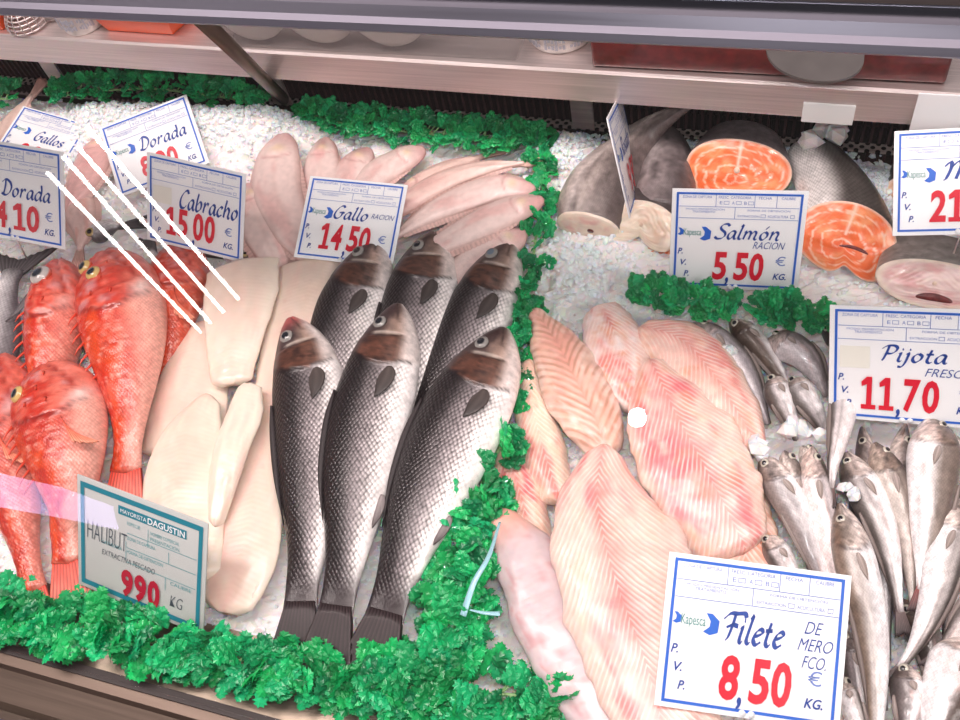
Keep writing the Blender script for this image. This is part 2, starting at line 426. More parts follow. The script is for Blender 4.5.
def blade(name, pts, w, th, parent, c0, c1, mat=None, n=16, label=None, seed=0):
    """leaf shaped fin lying along 3-d points"""
    C, L = cat(pts, n); t = np.linspace(0, 1, n); T = np.gradient(C, axis=0); T /= np.linalg.norm(T, axis=1)[:, None]
    S = np.cross(T, [0, 0, 1.]); S /= np.linalg.norm(S, axis=1)[:, None] + 1e-9; U = np.cross(S, T)
    m = 12; hw = w * np.clip(np.sin(PI * (t * .93 + .06) ** .8), .03, 1) ** .9; V = []; CC = []; c0 = lin(c0); c1 = lin(c1)
    for i in range(n):
        for j in range(m):
            a = 2 * PI * j / m
            V.append(C[i] + S[i] * hw[i] * math.cos(a) + U[i] * th * math.sin(a) * (1 if math.sin(a) > 0 else .3))
            CC.append((c0 * (1 - t[i]) + c1 * t[i]) * (1 + .25 * math.sin(j * 2.6)))
    Fc = [(i * m + j, i * m + (j + 1) % m, (i + 1) * m + (j + 1) % m, (i + 1) * m + j) for i in range(n - 1) for j in range(m)]
    Fc += [tuple(range(m))[::-1], tuple((n - 1) * m + j for j in range(m))]
    return mesh(name, V, Fc, mat or MT['fin'], parent, True, np.clip(CC, 0, 1), None, label)

def eye(parent, p, nrm, r, iris='b9a36a', pupil='0d0d12', rim='8a7a70', flat=.55, cloudy=None):
    nrm = np.array(nrm, float); nrm /= np.linalg.norm(nrm); a = np.cross(nrm, [1, 0, 0.1]); a /= np.linalg.norm(a); b = np.cross(nrm, a)
    V = []; C = []; nl, ns = 14, 20
    cI, cP, cR = lin(iris), lin(pupil), lin(rim)
    if cloudy: cP = lin(cloudy)
    for i in range(nl + 1):
        ph = PI * i / nl
        for j in range(ns):
            q = 2 * PI * j / ns
            V.append(np.array(p) + r * (math.sin(ph) * (a * math.cos(q) + b * math.sin(q)) + nrm * math.cos(ph) * flat))
            C.append(cP if ph < .62 else (cI if ph < 1.15 else cR))
    Fc = [(i * ns + j, i * ns + (j + 1) % ns, (i + 1) * ns + (j + 1) % ns, (i + 1) * ns + j) for i in range(nl) for j in range(ns)]
    return mesh('eye', V, Fc, MT['eye'], parent, True, C)

# ------------------------------------------------------------------ the setting
XL, XR = -1.75, 1.2
def strip(name, kind_box, mat, kind='structure', **kw): pass
def structure(o): o['kind'] = 'structure'; return o
YAW = math.radians(-.95)
def yaw(o, k=1.):
    p = Vector((-1., 0, 0)); m = Matrix.Rotation(YAW * k, 3, 'Z'); o.location = p + m @ (o.location - p); o.rotation_euler.z += YAW * k; return o

yv = float(W(480, 114, 0)[1])                 # foot of the vent wall
zl = .14; yl = float(W(480, 85, zl)[1])       # bottom of the shelf lip
zt = zl + .045
# bed of the case (steel tray under the ice)
b = MB(); b.box(((XL + XR) / 2, (yv - .47) / 2, -.035), (XR - XL, yv + .47, .02)); structure(b.build('floor', MT['dark_steel']))
# vent wall: recess, then ribs
b = MB(); b.box(((XL + XR) / 2, yv + .05, .08), (XR - XL, .02, .26)); yaw(structure(b.build('wall_back', MT['void'])))
b = MB()
x = XL
while x < XR:
    b.box((x, yv + .025, .07), (.0035, .03, .2)); x += .0105
for z in (.02, .06, .1): b.box(((XL + XR) / 2, yv + .03, z), (XR - XL, .006, .003))
yaw(structure(b.build('trim_1', MT['vent'])))
b = MB(); b.box(((XL + XR) / 2, yv + .002, .006), (XR - XL, .014, .003)); yaw(structure(b.build('trim_2', MT['perf'])))
# aluminium rail carrying the glass
zr = .5
def ry(py, z): return float(W(480, py, z)[1])
prf = [(ry(30, zr) , zr), (ry(28, zr) - .0, zr + .005), (ry(23, zr), zr + .007), (ry(19, zr), zr + .014), (ry(8, zr), zr + .017), (ry(5, zr), zr + .022),
       (ry(2, zr), zr + .025), (ry(-6, zr), zr + .024), (ry(-90, zr), zr + .018), (ry(-90, zr), zr - .005), (ry(22, zr) , zr - .008)]
b = MB(); b.prism([(XL, y, z) for y, z in prf], (XR - XL, 0, 0)); yaw(structure(b.build('trim_3', MT['rail'])), .35)
b = MB(); b.prism([(XL, y, z) for y, z in [(ry(15, zr), zr + .0245), (ry(13, zr), zr + .033), (ry(9, zr), zr + .036), (ry(-85, zr), zr + .034), (ry(-85, zr), zr + .022)]], (XR - XL, 0, 0)); yaw(structure(b.build('trim_4', MT['rubber'])), .35)
# front ledge below the glass, stepped
def fy(py, z=0, px=130): return float(W(px, py, z)[1])
yf = fy(683)
b = MB(); b.prism([(XL, -.37, .002), (XL, yf + .004, .002), (XL, yf + .004, -.02), (XL, -.37, -.02)], (XR - XL, 0, 0)); structure(b.build('trim_5', MT['cream']))
b = MB(); b.prism([(XL, yf + .004, .008), (XL, yf - .006, .008), (XL, yf - .006, -.02), (XL, yf + .004, -.02)], (XR - XL, 0, 0)); structure(b.build('trim_6', MT['rubber']))
b = MB(); b.prism([(XL, yf - .006, .003), (XL, yf - .016, .003), (XL, yf - .02, -.004), (XL, yf - .05, -.012), (XL, yf - .058, -.006), (XL, yf - .066, -.01), (XL, yf - .08, -.06), (XL, yf - .006, -.06)], (XR - XL, 0, 0)); structure(b.build('trim_7', MT['dark_steel']))
b = MB(); b.prism([(XL, yf - .081, -.05), (XL, yf - .13, -.07), (XL, yf - .14, -.3), (XL, yf - .081, -.3)], (XR - XL, 0, 0)); structure(b.build('trim_8', mat_plain('blue enamel front', '6a78b4', .25)))
# slanted glass
g0 = np.array([0, yf + .001, .006]); g1 = np.array([0, ry(27, zr), zr - .004]); ga = (g1 - g0) / np.linalg.norm(g1 - g0); gn = np.array([0, -ga[2], ga[1]])
b = MB(); b.prism([(XL, *(g0)[1:]), (XL, *(g1)[1:]), (XL, *(g1 + gn * .005)[1:]), (XL, *(g0 + gn * .005)[1:])], (XR - XL, 0, 0)); structure(b.build('window_1', MT['glass']))
def mirror_ray(px, py, zlamp):
    d = ray(px, py); d = d / np.linalg.norm(d); p0 = g0 + gn * .005
    tt = np.dot(p0 - CAM, gn) / np.dot(d, gn); h = CAM + d * tt; r = d - 2 * np.dot(d, gn) * gn
    return h, h + r * ((zlamp - h[2]) / r[2])

# ------------------------------------------------------------------ shelf with its things
sh = empty('steel_shelf', (0, yl, zl), 'long brushed steel shelf with a turned down lip above the dark vent', 'shelf')
b = MB(); b.prism([(XL, yl, zl), (XL, yl, zt - .003), (XL, yl + .003, zt), (XL, yl + .5, zt), (XL, yl + .5, zt - .004), (XL, yl + .004, zt - .005), (XL, yl + .004, zl)], (XR - XL, 0, 0))
b.build('shelf_plate', MT['steel'], sh)
for px, y0 in ((57, 75), (279, 88), (581, 105)):
    p = WY(px, y0 + 5, yv - .012); b = MB(); b.box((p[0], yv - .012, .08), (.03, .004, .13)); b.build('bracket', MT['steel'], sh)
yaw(sh)
rod = MB(); q0 = W(285, 100, .015); q1 = W(192, 10, .44); rod.tube([q0, q1], .0085, 14)
o = rod.build('support_rod', MT['dark_steel'], None, True); tag(o, 'slanting round steel rod between the top rail and the vent bracket', 'rod')

def on_shelf(px, py): return W(px, py, zt)
def tray(name, pts, h, mat, label, cat_, th=.003, taper=.85):
    """open tray from four pixel corners of its rim footprint on the shelf"""
    P = [on_shelf(*p) for p in pts]; c = sum(P) / 4
    r = empty(name, c, label, cat_)
    def ring(s, z): return [c + (p - c) * s + np.array([0, 0, z]) for p in P]
    b = MB(); V = ring(taper, .0005) + ring(1, h) + ring(.96, h) + ring(taper - .03, .004)
    b.add(V, [(3, 2, 1, 0), (12, 13, 14, 15)] + [(a + i, a + (i + 1) % 4, a + 4 + (i + 1) % 4, a + 4 + i) for a in (0, 4, 8) for i in range(4)])
    b.build('tray_shell', mat, r, bevel=.002)
    b = MB(); V = ring(1.0, h + .001) + ring(1.05, h + .001) + ring(1.05, h - .006) + ring(1.0, h - .006)
    b.add(V, [(a + i, a + (i + 1) % 4, (a + 4) % 16 + (i + 1) % 4, (a + 4) % 16 + i) for a in (0, 4, 8, 12) for i in range(4)])
    b.build('rim', mat, r, bevel=.0015)
    return r
tray('plastic_tray', [(100, 33), (176, 38), (212, 6), (140, 0)], .03, MT['orange'], 'orange plastic tray on the shelf beside the white tub', 'tray')
tray('plastic_tray', [(-60, 26), (6, 33), (32, 8), (-30, 0)], .03, MT['orange'], 'orange plastic tray cut off by the left edge of the photo', 'tray')
mat_faint = mat_plain('faint grey print', 'b9bcc8', .5)
def tub(px, py, r, h, label, lid=False, g=None):
    c = on_shelf(px, py); root = empty('plastic_tub', c, label, 'tub', g)
    def lathe(pr, mat, name, par):
        V = []; n = 40
        for rr, z in pr: V += [c + np.array([rr * math.cos(2 * PI * k / n), rr * math.sin(2 * PI * k / n), z]) for k in range(n)]
        Fc = [(i * n + k, i * n + (k + 1) % n, (i + 1) * n + (k + 1) % n, (i + 1) * n + k) for i in range(len(pr) - 1) for k in range(n)] + [tuple(range(n))[::-1]] + ([tuple((len(pr) - 1) * n + k for k in range(n))] if lid or name == 'lid' else [])
        return mesh(name, V, Fc, mat, par)
    lathe([(r * .86, .0005), (r * .88, .003), (r * .98, h), (r * 1.03, h), (r * 1.03, h + .003), (r * .95, h + .003)] + ([] if lid else [(r * .93, h - .002), (r * .84, .004), (r * .01, .004)]), MT['white_pl'], 'tub_wall', root)
    if lid: lathe([(r * .95, h + .0035), (r * 1.06, h + .0035), (r * 1.06, h + .009), (r * .9, h + .011)], MT['white_pl'], 'lid', root)
    # printed band of small letters
    b = MB(); n = 26
    for k in range(n):
        a = -PI * .93 + k * PI * .86 / n
        if k % 7 == 3: continue
        rr = r * .935
        for zz in (.35, .6):
            p = c + np.array([rr * math.cos(a) * 1.02, rr * math.sin(a) * 1.02, h * zz])
            M_ = np.array([[-math.sin(a), math.cos(a), 0], [math.cos(a), math.sin(a), 0], [0, 0, 1.]]).T
            b.box(p, (r * .07, .0006, h * (.1 + .06 * ((k * 7) % 3))), M_)
    b.build('printed_band', mat_faint, root)
    return root
tub(86, 22, .036, .04, 'small white tub with faint print on the shelf by the orange tray')
tub(562, 33, .045, .035, 'low white tub with a lid between the cloudy box and the dark red block', True)
# chrome strainer at left
c = on_shelf(30, 24); r = empty('metal_strainer', c, 'small shiny metal strainer lying on the shelf at far left', 'strainer')
b = MB()
for k in range(7):
    rr = .03 * math.cos(k * .2); zz = .004 + .03 * math.sin(k * .2)
    b.tube([c + np.array([rr * math.cos(a), rr * math.sin(a), zz]) for a in np.linspace(0, 2 * PI, 25)], .0013, 6, False)
for k in range(8):
    a = k * PI / 8
    b.tube([c + np.array([.031 * math.cos(u) * math.cos(a), .031 * math.cos(u) * math.sin(a), .004 + .031 * math.sin(u)]) for u in np.linspace(0, PI, 15)], .001, 6, False)
b.build('wire_bowl', MT['steel'], r, True)
b = MB(); b.tube([c + np.array([.03, .005, .006]), c + np.array([.09, .03, .008]), c + np.array([.13, .05, .006])], .004, 8); b.build('handle', MT['steel'], r, True)
# cloudy box with white dishes standing inside
m, t_, bb = nodes('cloudy translucent plastic'); bb.inputs['Base Color'].default_value = (*lin('8f8887'), 1); bb.inputs['Roughness'].default_value = .3; bb.inputs['Alpha'].default_value = .2; MT['milk'] = m
A = on_shelf(226, 50); B = on_shelf(517, 57); c = (A + B) / 2; dep = .16; hh = .075
r = empty('plastic_box', c, 'cloudy see-through plastic box holding white round dishes on the shelf', 'box')
b = MB(); wd = (B - A)[0]; y0 = A[1] * .5 + B[1] * .5
def fr(x0, x1, ya, yb, za, zb): b.box(((x0 + x1) / 2, (ya + yb) / 2, (za + zb) / 2), (x1 - x0, yb - ya, zb - za))
fr(A[0], B[0], y0, y0 + dep, zt + .0005, zt + .003)
b.prism([(A[0], y0, zt + .003), (B[0], y0, zt + .003), (B[0] + .02, y0 - .004, zt + hh), (A[0] - .012, y0 - .004, zt + hh)], (0, .003, 0))
b.prism([(A[0], y0 + dep, zt + .003), (B[0], y0 + dep, zt + .003), (B[0] + .02, y0 + dep, zt + hh), (A[0] - .012, y0 + dep, zt + hh)], (0, .003, 0))
b.prism([(B[0], y0, zt + .003), (B[0], y0 + dep, zt + .003), (B[0] + .02, y0 + dep, zt + hh), (B[0] + .02, y0 - .004, zt + hh)], (.003, 0, 0))
b.prism([(A[0], y0, zt + .003), (A[0], y0 + dep, zt + .003), (A[0] - .012, y0 + dep, zt + hh), (A[0] - .012, y0 - .004, zt + hh)], (.003, 0, 0))
b.build('box_shell', MT['milk'], r)
for px, lab in ((263, 'white round dish standing in the cloudy box, nearest the slanting rod'), (328, 'white round dish standing in the middle of the three in the cloudy box'), (395, 'white round dish standing in the cloudy box, farthest from the rod')):
    p = WY(px, 47, y0 + .012); n = 40; rad = .052; ce = np.array([p[0], y0 + .0085, zt + .004 + rad])
    V = []; prr = [(.0, .006), (.75, .006), (.95, .001), (1, -.004), (.97, -.006), (.7, -.001), (0.0, -.001)]
    for q, dy in prr: V += [ce + np.array([rad * max(q, .01) * math.cos(2 * PI * k / n), -dy, rad * max(q, .01) * math.sin(2 * PI * k / n)]) for k in range(n)]
    Fc = [(i * n + k, i * n + (k + 1) % n, (i + 1) * n + (k + 1) % n, (i + 1) * n + k) for i in range(len(prr) - 1) for k in range(n)]
    tag(mesh('round_dish', V, Fc, MT['disc']), lab, 'dish', 'white dishes in the cloudy box')
# dark red block and the grey scraper on it
A = on_shelf(592, 68); B = on_shelf(945, 90); bh = .052
Y0 = float(A[1]); b = MB(); b.box(((A[0] + B[0]) / 2, Y0 + .085, zt + bh / 2 + .001), (B[0] - A[0], .17, bh))
o = b.build('cutting_block', MT['maroon'], bevel=.004); tag(o, 'long dark red block lying on the shelf under the grey scraper', 'block')
cc = WY(808, 58, Y0 - .004); cc[2] = zt + bh + .004
Pc = [W(768, 50, zt + bh + .003), W(862, 62, zt + bh + .003), W(835, 73, zt + bh + .003), W(812, 80, zt + bh + .003), W(790, 72, zt + bh + .003)]
tip = W(812, 84, zt + bh - .012)
r = empty('fish_scraper', cc, 'grey metal scraper blade resting over the edge of the dark red block', 'scraper')
b = MB(); n = 20
L0, L1 = W(766, 47, zt + bh + .004), W(864, 57, zt + bh + .004); mid = (L0 + L1) / 2; half = (L1 - L0) / 2; dn = W(814, 83, zt + bh + .004) - mid
poly = [mid + half * math.cos(PI * k / n) + dn * abs(math.sin(PI * k / n)) ** .85 for k in range(n + 1)] + [L0 + np.array([0, .05, 0]), L1 + np.array([0, .05, 0])]
b.prism(poly, (0, 0, .003)); b.build('blade', MT['grey_metal'], r)
b = MB(); b.tube([mid + np.array([0, .04, .01]), mid + np.array([.01, .14, .016])], .012, 12); b.build('handle', MT['rubber'], r, True)
# glare on the lip, built as a thin white plate
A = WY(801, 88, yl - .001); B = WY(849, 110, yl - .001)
b = MB(); b.box(((A[0] + B[0]) / 2, yl - .0016, (A[2] + B[2]) / 2), (B[0] - A[0], .0025, abs(A[2] - B[2]) * 1.0)); o = yaw(b.build('glare_plate', MT['glare_white'], bevel=.0008))
tag(o, 'thin white plate for the glare on the steel shelf lip below the dark red block', 'glare')

# ------------------------------------------------------------------ crushed ice
HEAPS = [(130, 120, 90, 26, .035), (230, 130, 80, 30, .04), (60, 180, 60, 60, .015), (290, 110, 40, 30, .03), (575, 150, 40, 45, .04), (690, 135, 30, 14, .035), (585, 270, 60, 60, .018), (865, 560, 100, 110, -.024), (775, 135, 30, 14, .035),
         (825, 140, 26, 24, .06), (880, 190, 40, 40, .03), (700, 255, 120, 40, .012), (430, 150, 60, 12, .01), (850, 320, 60, 15, .012), (640, 240, 60, 20, .01)]
_H = []
for px, py, rx, ry_, h in HEAPS:
    c = W(px, py, h * .6); s_ = mpp(c); _H.append((c[0], c[1], rx * s_, ry_ * s_ * 1.15, h))
def ice_h(x, y):
    h = .002 + .006 * fbm(x * 18, y * 18, 3)
    for cx, cy, a, b_, hh_ in _H:
        h = h + hh_ * np.exp(-((x - cx) / a) ** 2 - ((y - cy) / b_) ** 2)
    yb = yv - .03 + math.tan(YAW) * (x + 1.)
    h = h * (sst(-.40, -.34, y) * .9 + .1) * (1 - sst(yb - .03, yb, y)) - .01 * sst(yb - .01, yb + .01, y)
    return h - .012 * (1 - sst(-.42, -.36, y))
NX, NY = 420, 150
gx = np.linspace(XL, XR, NX); gy = np.linspace(-.41, yv - .03, NY); X_, Y_ = np.meshgrid(gx, gy)
Zh = ice_h(X_, Y_) + .003 * vn(X_ * 160, Y_ * 160, 11) + .002 * vn(X_ * 330, Y_ * 330, 17)
V = np.stack([X_, Y_, Zh], -1).reshape(-1, 3)
Fc = [(j * NX + i, j * NX + i + 1, (j + 1) * NX + i + 1, (j + 1) * NX + i) for j in range(NY - 1) for i in range(NX - 1)]
cI = mix(lin('f0e9e8'), lin('fbf7f6'), .5 + .5 * vn(V[:, 0] * 120, V[:, 1] * 120, 5))
o = mesh('crushed_ice', V, Fc, MT['ice'], None, False, cI); tag(o, 'bed of crushed ice under the fish', 'ice', kind='stuff')
# loose bits
ico = []
def _ico():
    p = (1 + 5 ** .5) / 2
    v = np.array([(-1, p, 0), (1, p, 0), (-1, -p, 0), (1, -p, 0), (0, -1, p), (0, 1, p), (0, -1, -p), (0, 1, -p), (p, 0, -1), (p, 0, 1), (-p, 0, -1), (-p, 0, 1)]) / 1.9
    f = [(0, 11, 5), (0, 5, 1), (0, 1, 7), (0, 7, 10), (0, 10, 11), (1, 5, 9), (5, 11, 4), (11, 10, 2), (10, 7, 6), (7, 1, 8), (3, 9, 4), (3, 4, 2), (3, 2, 6), (3, 6, 8), (3, 8, 9), (4, 9, 5), (2, 4, 11), (6, 2, 10), (8, 6, 7), (9, 8, 1)]
    return v, f
IV, IF = _ico()
g = np.random.default_rng(5)
def chunks(name, n, sampler, smin, smax, label, group=None, bright=1):
    VV = []; FF = []; CC = []
    for k in range(n):
        c, s_ = sampler(k)
        s_ = s_ if s_ else g.uniform(smin, smax) 
        A_ = np.linalg.qr(g.normal(size=(3, 3)))[0] * (g.uniform(.45, 1.1, 3) * s_)[None, :]
        v = (IV * g.uniform(.7, 1.25, (12, 1))) @ A_.T + c
        FF += [[i + len(VV) * 12 for i in f] for f in IF]; VV.append(v)
        q = g.uniform(.78, 1.); CC.append(np.tile(mix(lin('e2dad9'), lin('ffffff'), q)[None, :], (12, 1)))
    o = mesh(name, np.concatenate(VV), FF, MT['ice'], None, False, np.concatenate(CC)); tag(o, label, 'ice', group, 'stuff'); return o
def samp_bed(k):
    while 1:
        x = g.uniform(-1.45, .95); y = g.uniform(-.38, yv - .035)
        if abs(x) < 2: break
    return np.array([x, y, float(ice_h(np.array(x), np.array(y))) + .002]), g.uniform(.0015, .0042)
chunks('ice_chips', 15000, samp_bed, 0, 0, 'loose chips of crushed ice scattered over the ice bed')
def samp_heap(k):
    hx = _H[[0, 1, 3, 4, 5, 7, 8, 9, 6, 2, 10][k % 11]]
    x = hx[0] + g.normal() * hx[2] * .6; y = min(hx[1] + g.normal() * hx[3] * .6, yv - .02)
    return np.array([x, y, float(ice_h(np.array(x), np.array(y))) + .003]), g.uniform(.002, .006)
chunks('ice_chips', 5000, samp_heap, 0, 0, 'coarser chips of ice heaped along the back of the bed')

# ------------------------------------------------------------------ parsley garlands
def leaf_template(g):
    """flat parsley leaflet: three deep lobes, each with blunt teeth, about one unit long"""
    def lobe(ang, L, w, org):
        pts = [(0, 0, .0), (.35, -.30 * w), (.62, -.62 * w), (.70, -.36 * w), (.86, -.42 * w), (.88, -.14 * w), (1.04, 0), (.88, .14 * w), (.86, .42 * w), (.70, .36 * w), (.62, .62 * w), (.35, .30 * w)]
        o = []
        for p in pts:
            x, y = p[0] * L + g.uniform(-.02, .02), p[1] * L + g.uniform(-.02, .02)
            o.append((org[0] + x * math.cos(ang) - y * math.sin(ang), org[1] + x * math.sin(ang) + y * math.cos(ang)))
        return o
    V = []; Fc = []
    for ang, L, w, org in ((0, .66, 1.0, (.36, 0)), (.95, .52, .95, (.25, .02)), (-.95, .52, .95, (.25, -.02))):
        o = lobe(ang, L, w, org); b = len(V); cx = sum(p[0] for p in o) / 12; cy = sum(p[1] for p in o) / 12
        V.append((cx, cy, .05 - .2 * cy * cy)); V += [(x, y, -.3 * y * y - .15 * x * x + g.uniform(-.02, .02)) for x, y in o]
        Fc += [(b, b + 1 + i, b + 1 + (i + 1) % 12) for i in range(12)]
    b = len(V); V += [(0, -.02, 0), (.4, -.025, 0), (.4, .025, 0), (0, .02, 0)]; Fc.append((b, b + 1, b + 2, b + 3))
    return np.array(V), Fc
gl = random.Random(3)
LT = [leaf_template(gl) for _ in range(6)]
def garland(path, wpx, nleaf, z, label, size=.0118, lean=.5, col='14a560', seed=0, stems=True, end_taper=.25, group='green plastic parsley garlands'):
    r = random.Random(seed)
    P = [W(p[0], p[1], z) for p in path]; wp = wpx if hasattr(wpx, '__len__') else [wpx] * len(path)
    ww = [w * mpp(p) / 2 for w, p in zip(wp, P)]
    C, L = cat(np.hstack([np.array(P), np.array(ww)[:, None]]), 60)
    T = np.gradient(C[:, :3], axis=0); T /= np.linalg.norm(T, axis=1)[:, None]; S = np.cross(T, [0, 0, 1.])
    VV = []; FF = []; CC = []; cnt = 0; base = lin(col)
    nsp = max(6, int(nleaf * 2.2) // 9)
    for s in range(nsp):
        a = r.random() * 59; i = int(a); a -= i; j = min(i + 1, 59)
        q = C[i] * (1 - a) + C[j] * a; off = r.uniform(-1, 1) * r.random() ** .35; off = max(-1, min(1, off))
        e = min(1, min(i, 59 - i) / 6 + .35)
        c = q[:3] + S[i] * off * q[3] * e + np.array([0, 0, (1 - off * off) * .014 + r.uniform(-.004, .006)])
        # sprig direction: outward and along
        d = S[i] * (off * 1.2 + r.uniform(-.5, .5)) + T[i] * r.uniform(-1, 1) * .8 + np.array([0, -.35 * lean, r.uniform(.1, .6)])
        d /= np.linalg.norm(d); up = np.array([r.gauss(.1, .35), r.gauss(-.4, .35), 1.]); sd = np.cross(up, d); sd /= np.linalg.norm(sd); up = np.cross(d, sd)
        tone = r.uniform(.45, 1.25); hue = np.array([r.uniform(.5, 1.6), 1, r.uniform(.75, 1.2)])
        for k in range(9):
            ang = (k % 2 * 2 - 1) * r.uniform(.35, 1.15) if k else 0
            along = (.2 + .8 * (8 - k) / 8) * size * 1.1
            org = c + d * along + up * r.uniform(-.001, .0015)
            ld = d * math.cos(ang) + sd * math.sin(ang) + up * r.uniform(-.15, .35); ld /= np.linalg.norm(ld)
            lu = up + sd * r.uniform(-.22, .22) + d * r.uniform(-.2, .2); ls = np.cross(lu, ld); ls /= np.linalg.norm(ls); lu = np.cross(ld, ls)
            V_, F_ = LT[r.randrange(6)]; sc_ = size * r.uniform(.6, 1.05)
            v = org + sc_ * (V_[:, :1] * ld + V_[:, 1:2] * ls + V_[:, 2:3] * lu)
            FF += [[x + cnt for x in f] for f in F_]; cnt += len(v); VV.append(v)
            cc = base * hue * tone * r.uniform(.85, 1.15); CC.append(np.tile(cc, (len(v), 1)))
    root = empty('parsley_garland', C[30, :3] * [1, 1, 0] + np.array([0, 0, z]), label, 'plastic parsley', group)
    mesh('leaves', np.concatenate(VV), FF, MT['leaf'], root, False, np.clip(np.concatenate(CC), 0, 1))
    b = MB(); b.tube([C[i, :3] + np.array([0, 0, .002]) for i in range(0, 60, 3)], .0018, 6)
    for s in range(nsp // 3):
        i = r.randrange(58); off = r.uniform(-.7, .7); b.tube([C[i, :3] + np.array([0, 0, .002]), C[i, :3] + S[i] * off * C[i, 3] + T[i] * .01 + np.array([0, 0, .012])], .0009, 5)
    b.build('stem', mat_stem, root, True)
    return root
mat_stem = mat_plain('pale green plastic stem', '9fc98a', .4)
garland([(60, 97), (100, 92), (150, 90), (200, 95), (240, 101), (272, 108)], [12, 20, 24, 22, 16, 8], 560, .035, 'green plastic parsley strip along the back ice heap, left of the slanting rod', seed=1)
garland([(-14, 96), (4, 100), (20, 98)], [18, 24, 14], 110, .03, 'short tuft of green plastic parsley at the far left back corner', seed=2)
garland([(308, 116), (340, 124), (400, 132), (470, 139), (520, 143), (552, 146)], [18, 26, 27, 27, 26, 18], 1000, .022, 'green plastic parsley strip along the back behind the flatfish', seed=3)
garland([(543, 150), (541, 200), (533, 260), (524, 320), (516, 375), (513, 415)], [15, 15, 18, 18, 16, 8], 620, .018, 'green plastic parsley strip dividing the whole silver fish from the ice, upper piece', seed=4)
garland([(506, 440), (486, 475), (470, 530), (460, 590), (452, 650)], [8, 24, 32, 30, 26], 480, .03, 'green plastic parsley strip between the whole silver fish and the pink fillets, lower piece', seed=5, size=.0185)
garland([(-20, 600), (40, 620), (110, 634), (180, 648), (250, 662), (320, 675)], [14, 18, 20, 22, 22, 20], 700, .012, 'green plastic parsley strip along the front ledge below the teal-edged price card', seed=6, size=.019, lean=1)
garland([(335, 677), (400, 686), (460, 692), (540, 698), (604, 710)], [18, 26, 28, 28, 20], 600, .014, 'green plastic parsley strip along the front ledge below the seabass tails', seed=7, size=.019, lean=1)
garland([(636, 296), (660, 300), (700, 308), (728, 316)], [16, 18, 18, 8], 300, .03, 'green plastic parsley strip on ice between the salmon card and the pink fillets', seed=8)
garland([(752, 316), (768, 314), (796, 320)], [8, 22, 14], 200, .03, 'green plastic parsley tuft above the brown-backed small hakes', seed=9)
garland([(806, 324), (820, 326), (832, 328)], [8, 12, 6], 70, .03, 'little green plastic parsley tuft touching the hake price card', seed=10)
# ribbon on the parsley
r = empty('plastic_ribbon', W(465, 600, .06), 'pale blue clear plastic ribbon curling over the parsley divider', 'ribbon')
def ribbon(pts, w, name):
    C, L = cat(np.array([W(a, b_, z) for a, b_, z in pts]), 24); T = np.gradient(C, axis=0); T /= np.linalg.norm(T, axis=1)[:, None]; S = np.cross(T, [0, 0, 1.]); S /= np.linalg.norm(S, axis=1)[:, None]
    V = []; tt = np.linspace(0, 1, 24)
    for i in range(24):
        h = w * (.35 + .65 * tt[i]); V += [C[i] + S[i] * h, C[i] - S[i] * h, C[i] - S[i] * h + [0, 0, .0008], C[i] + S[i] * h + [0, 0, .0008]]
    Fc = [(i * 4 + k, i * 4 + (k + 1) % 4, i * 4 + 4 + (k + 1) % 4, i * 4 + 4 + k) for i in range(23) for k in range(4)] + [(3, 2, 1, 0), (92, 93, 94, 95)]
    mesh(name, V, Fc, MT['tie'], r)
ribbon([(500, 522, .06), (489, 556, .085), (474, 583, .085), (463, 616, .075)], .0032, 'long_end'); ribbon([(470, 610, .078), (484, 613, .08), (500, 614, .075)], .0022, 'short_end')

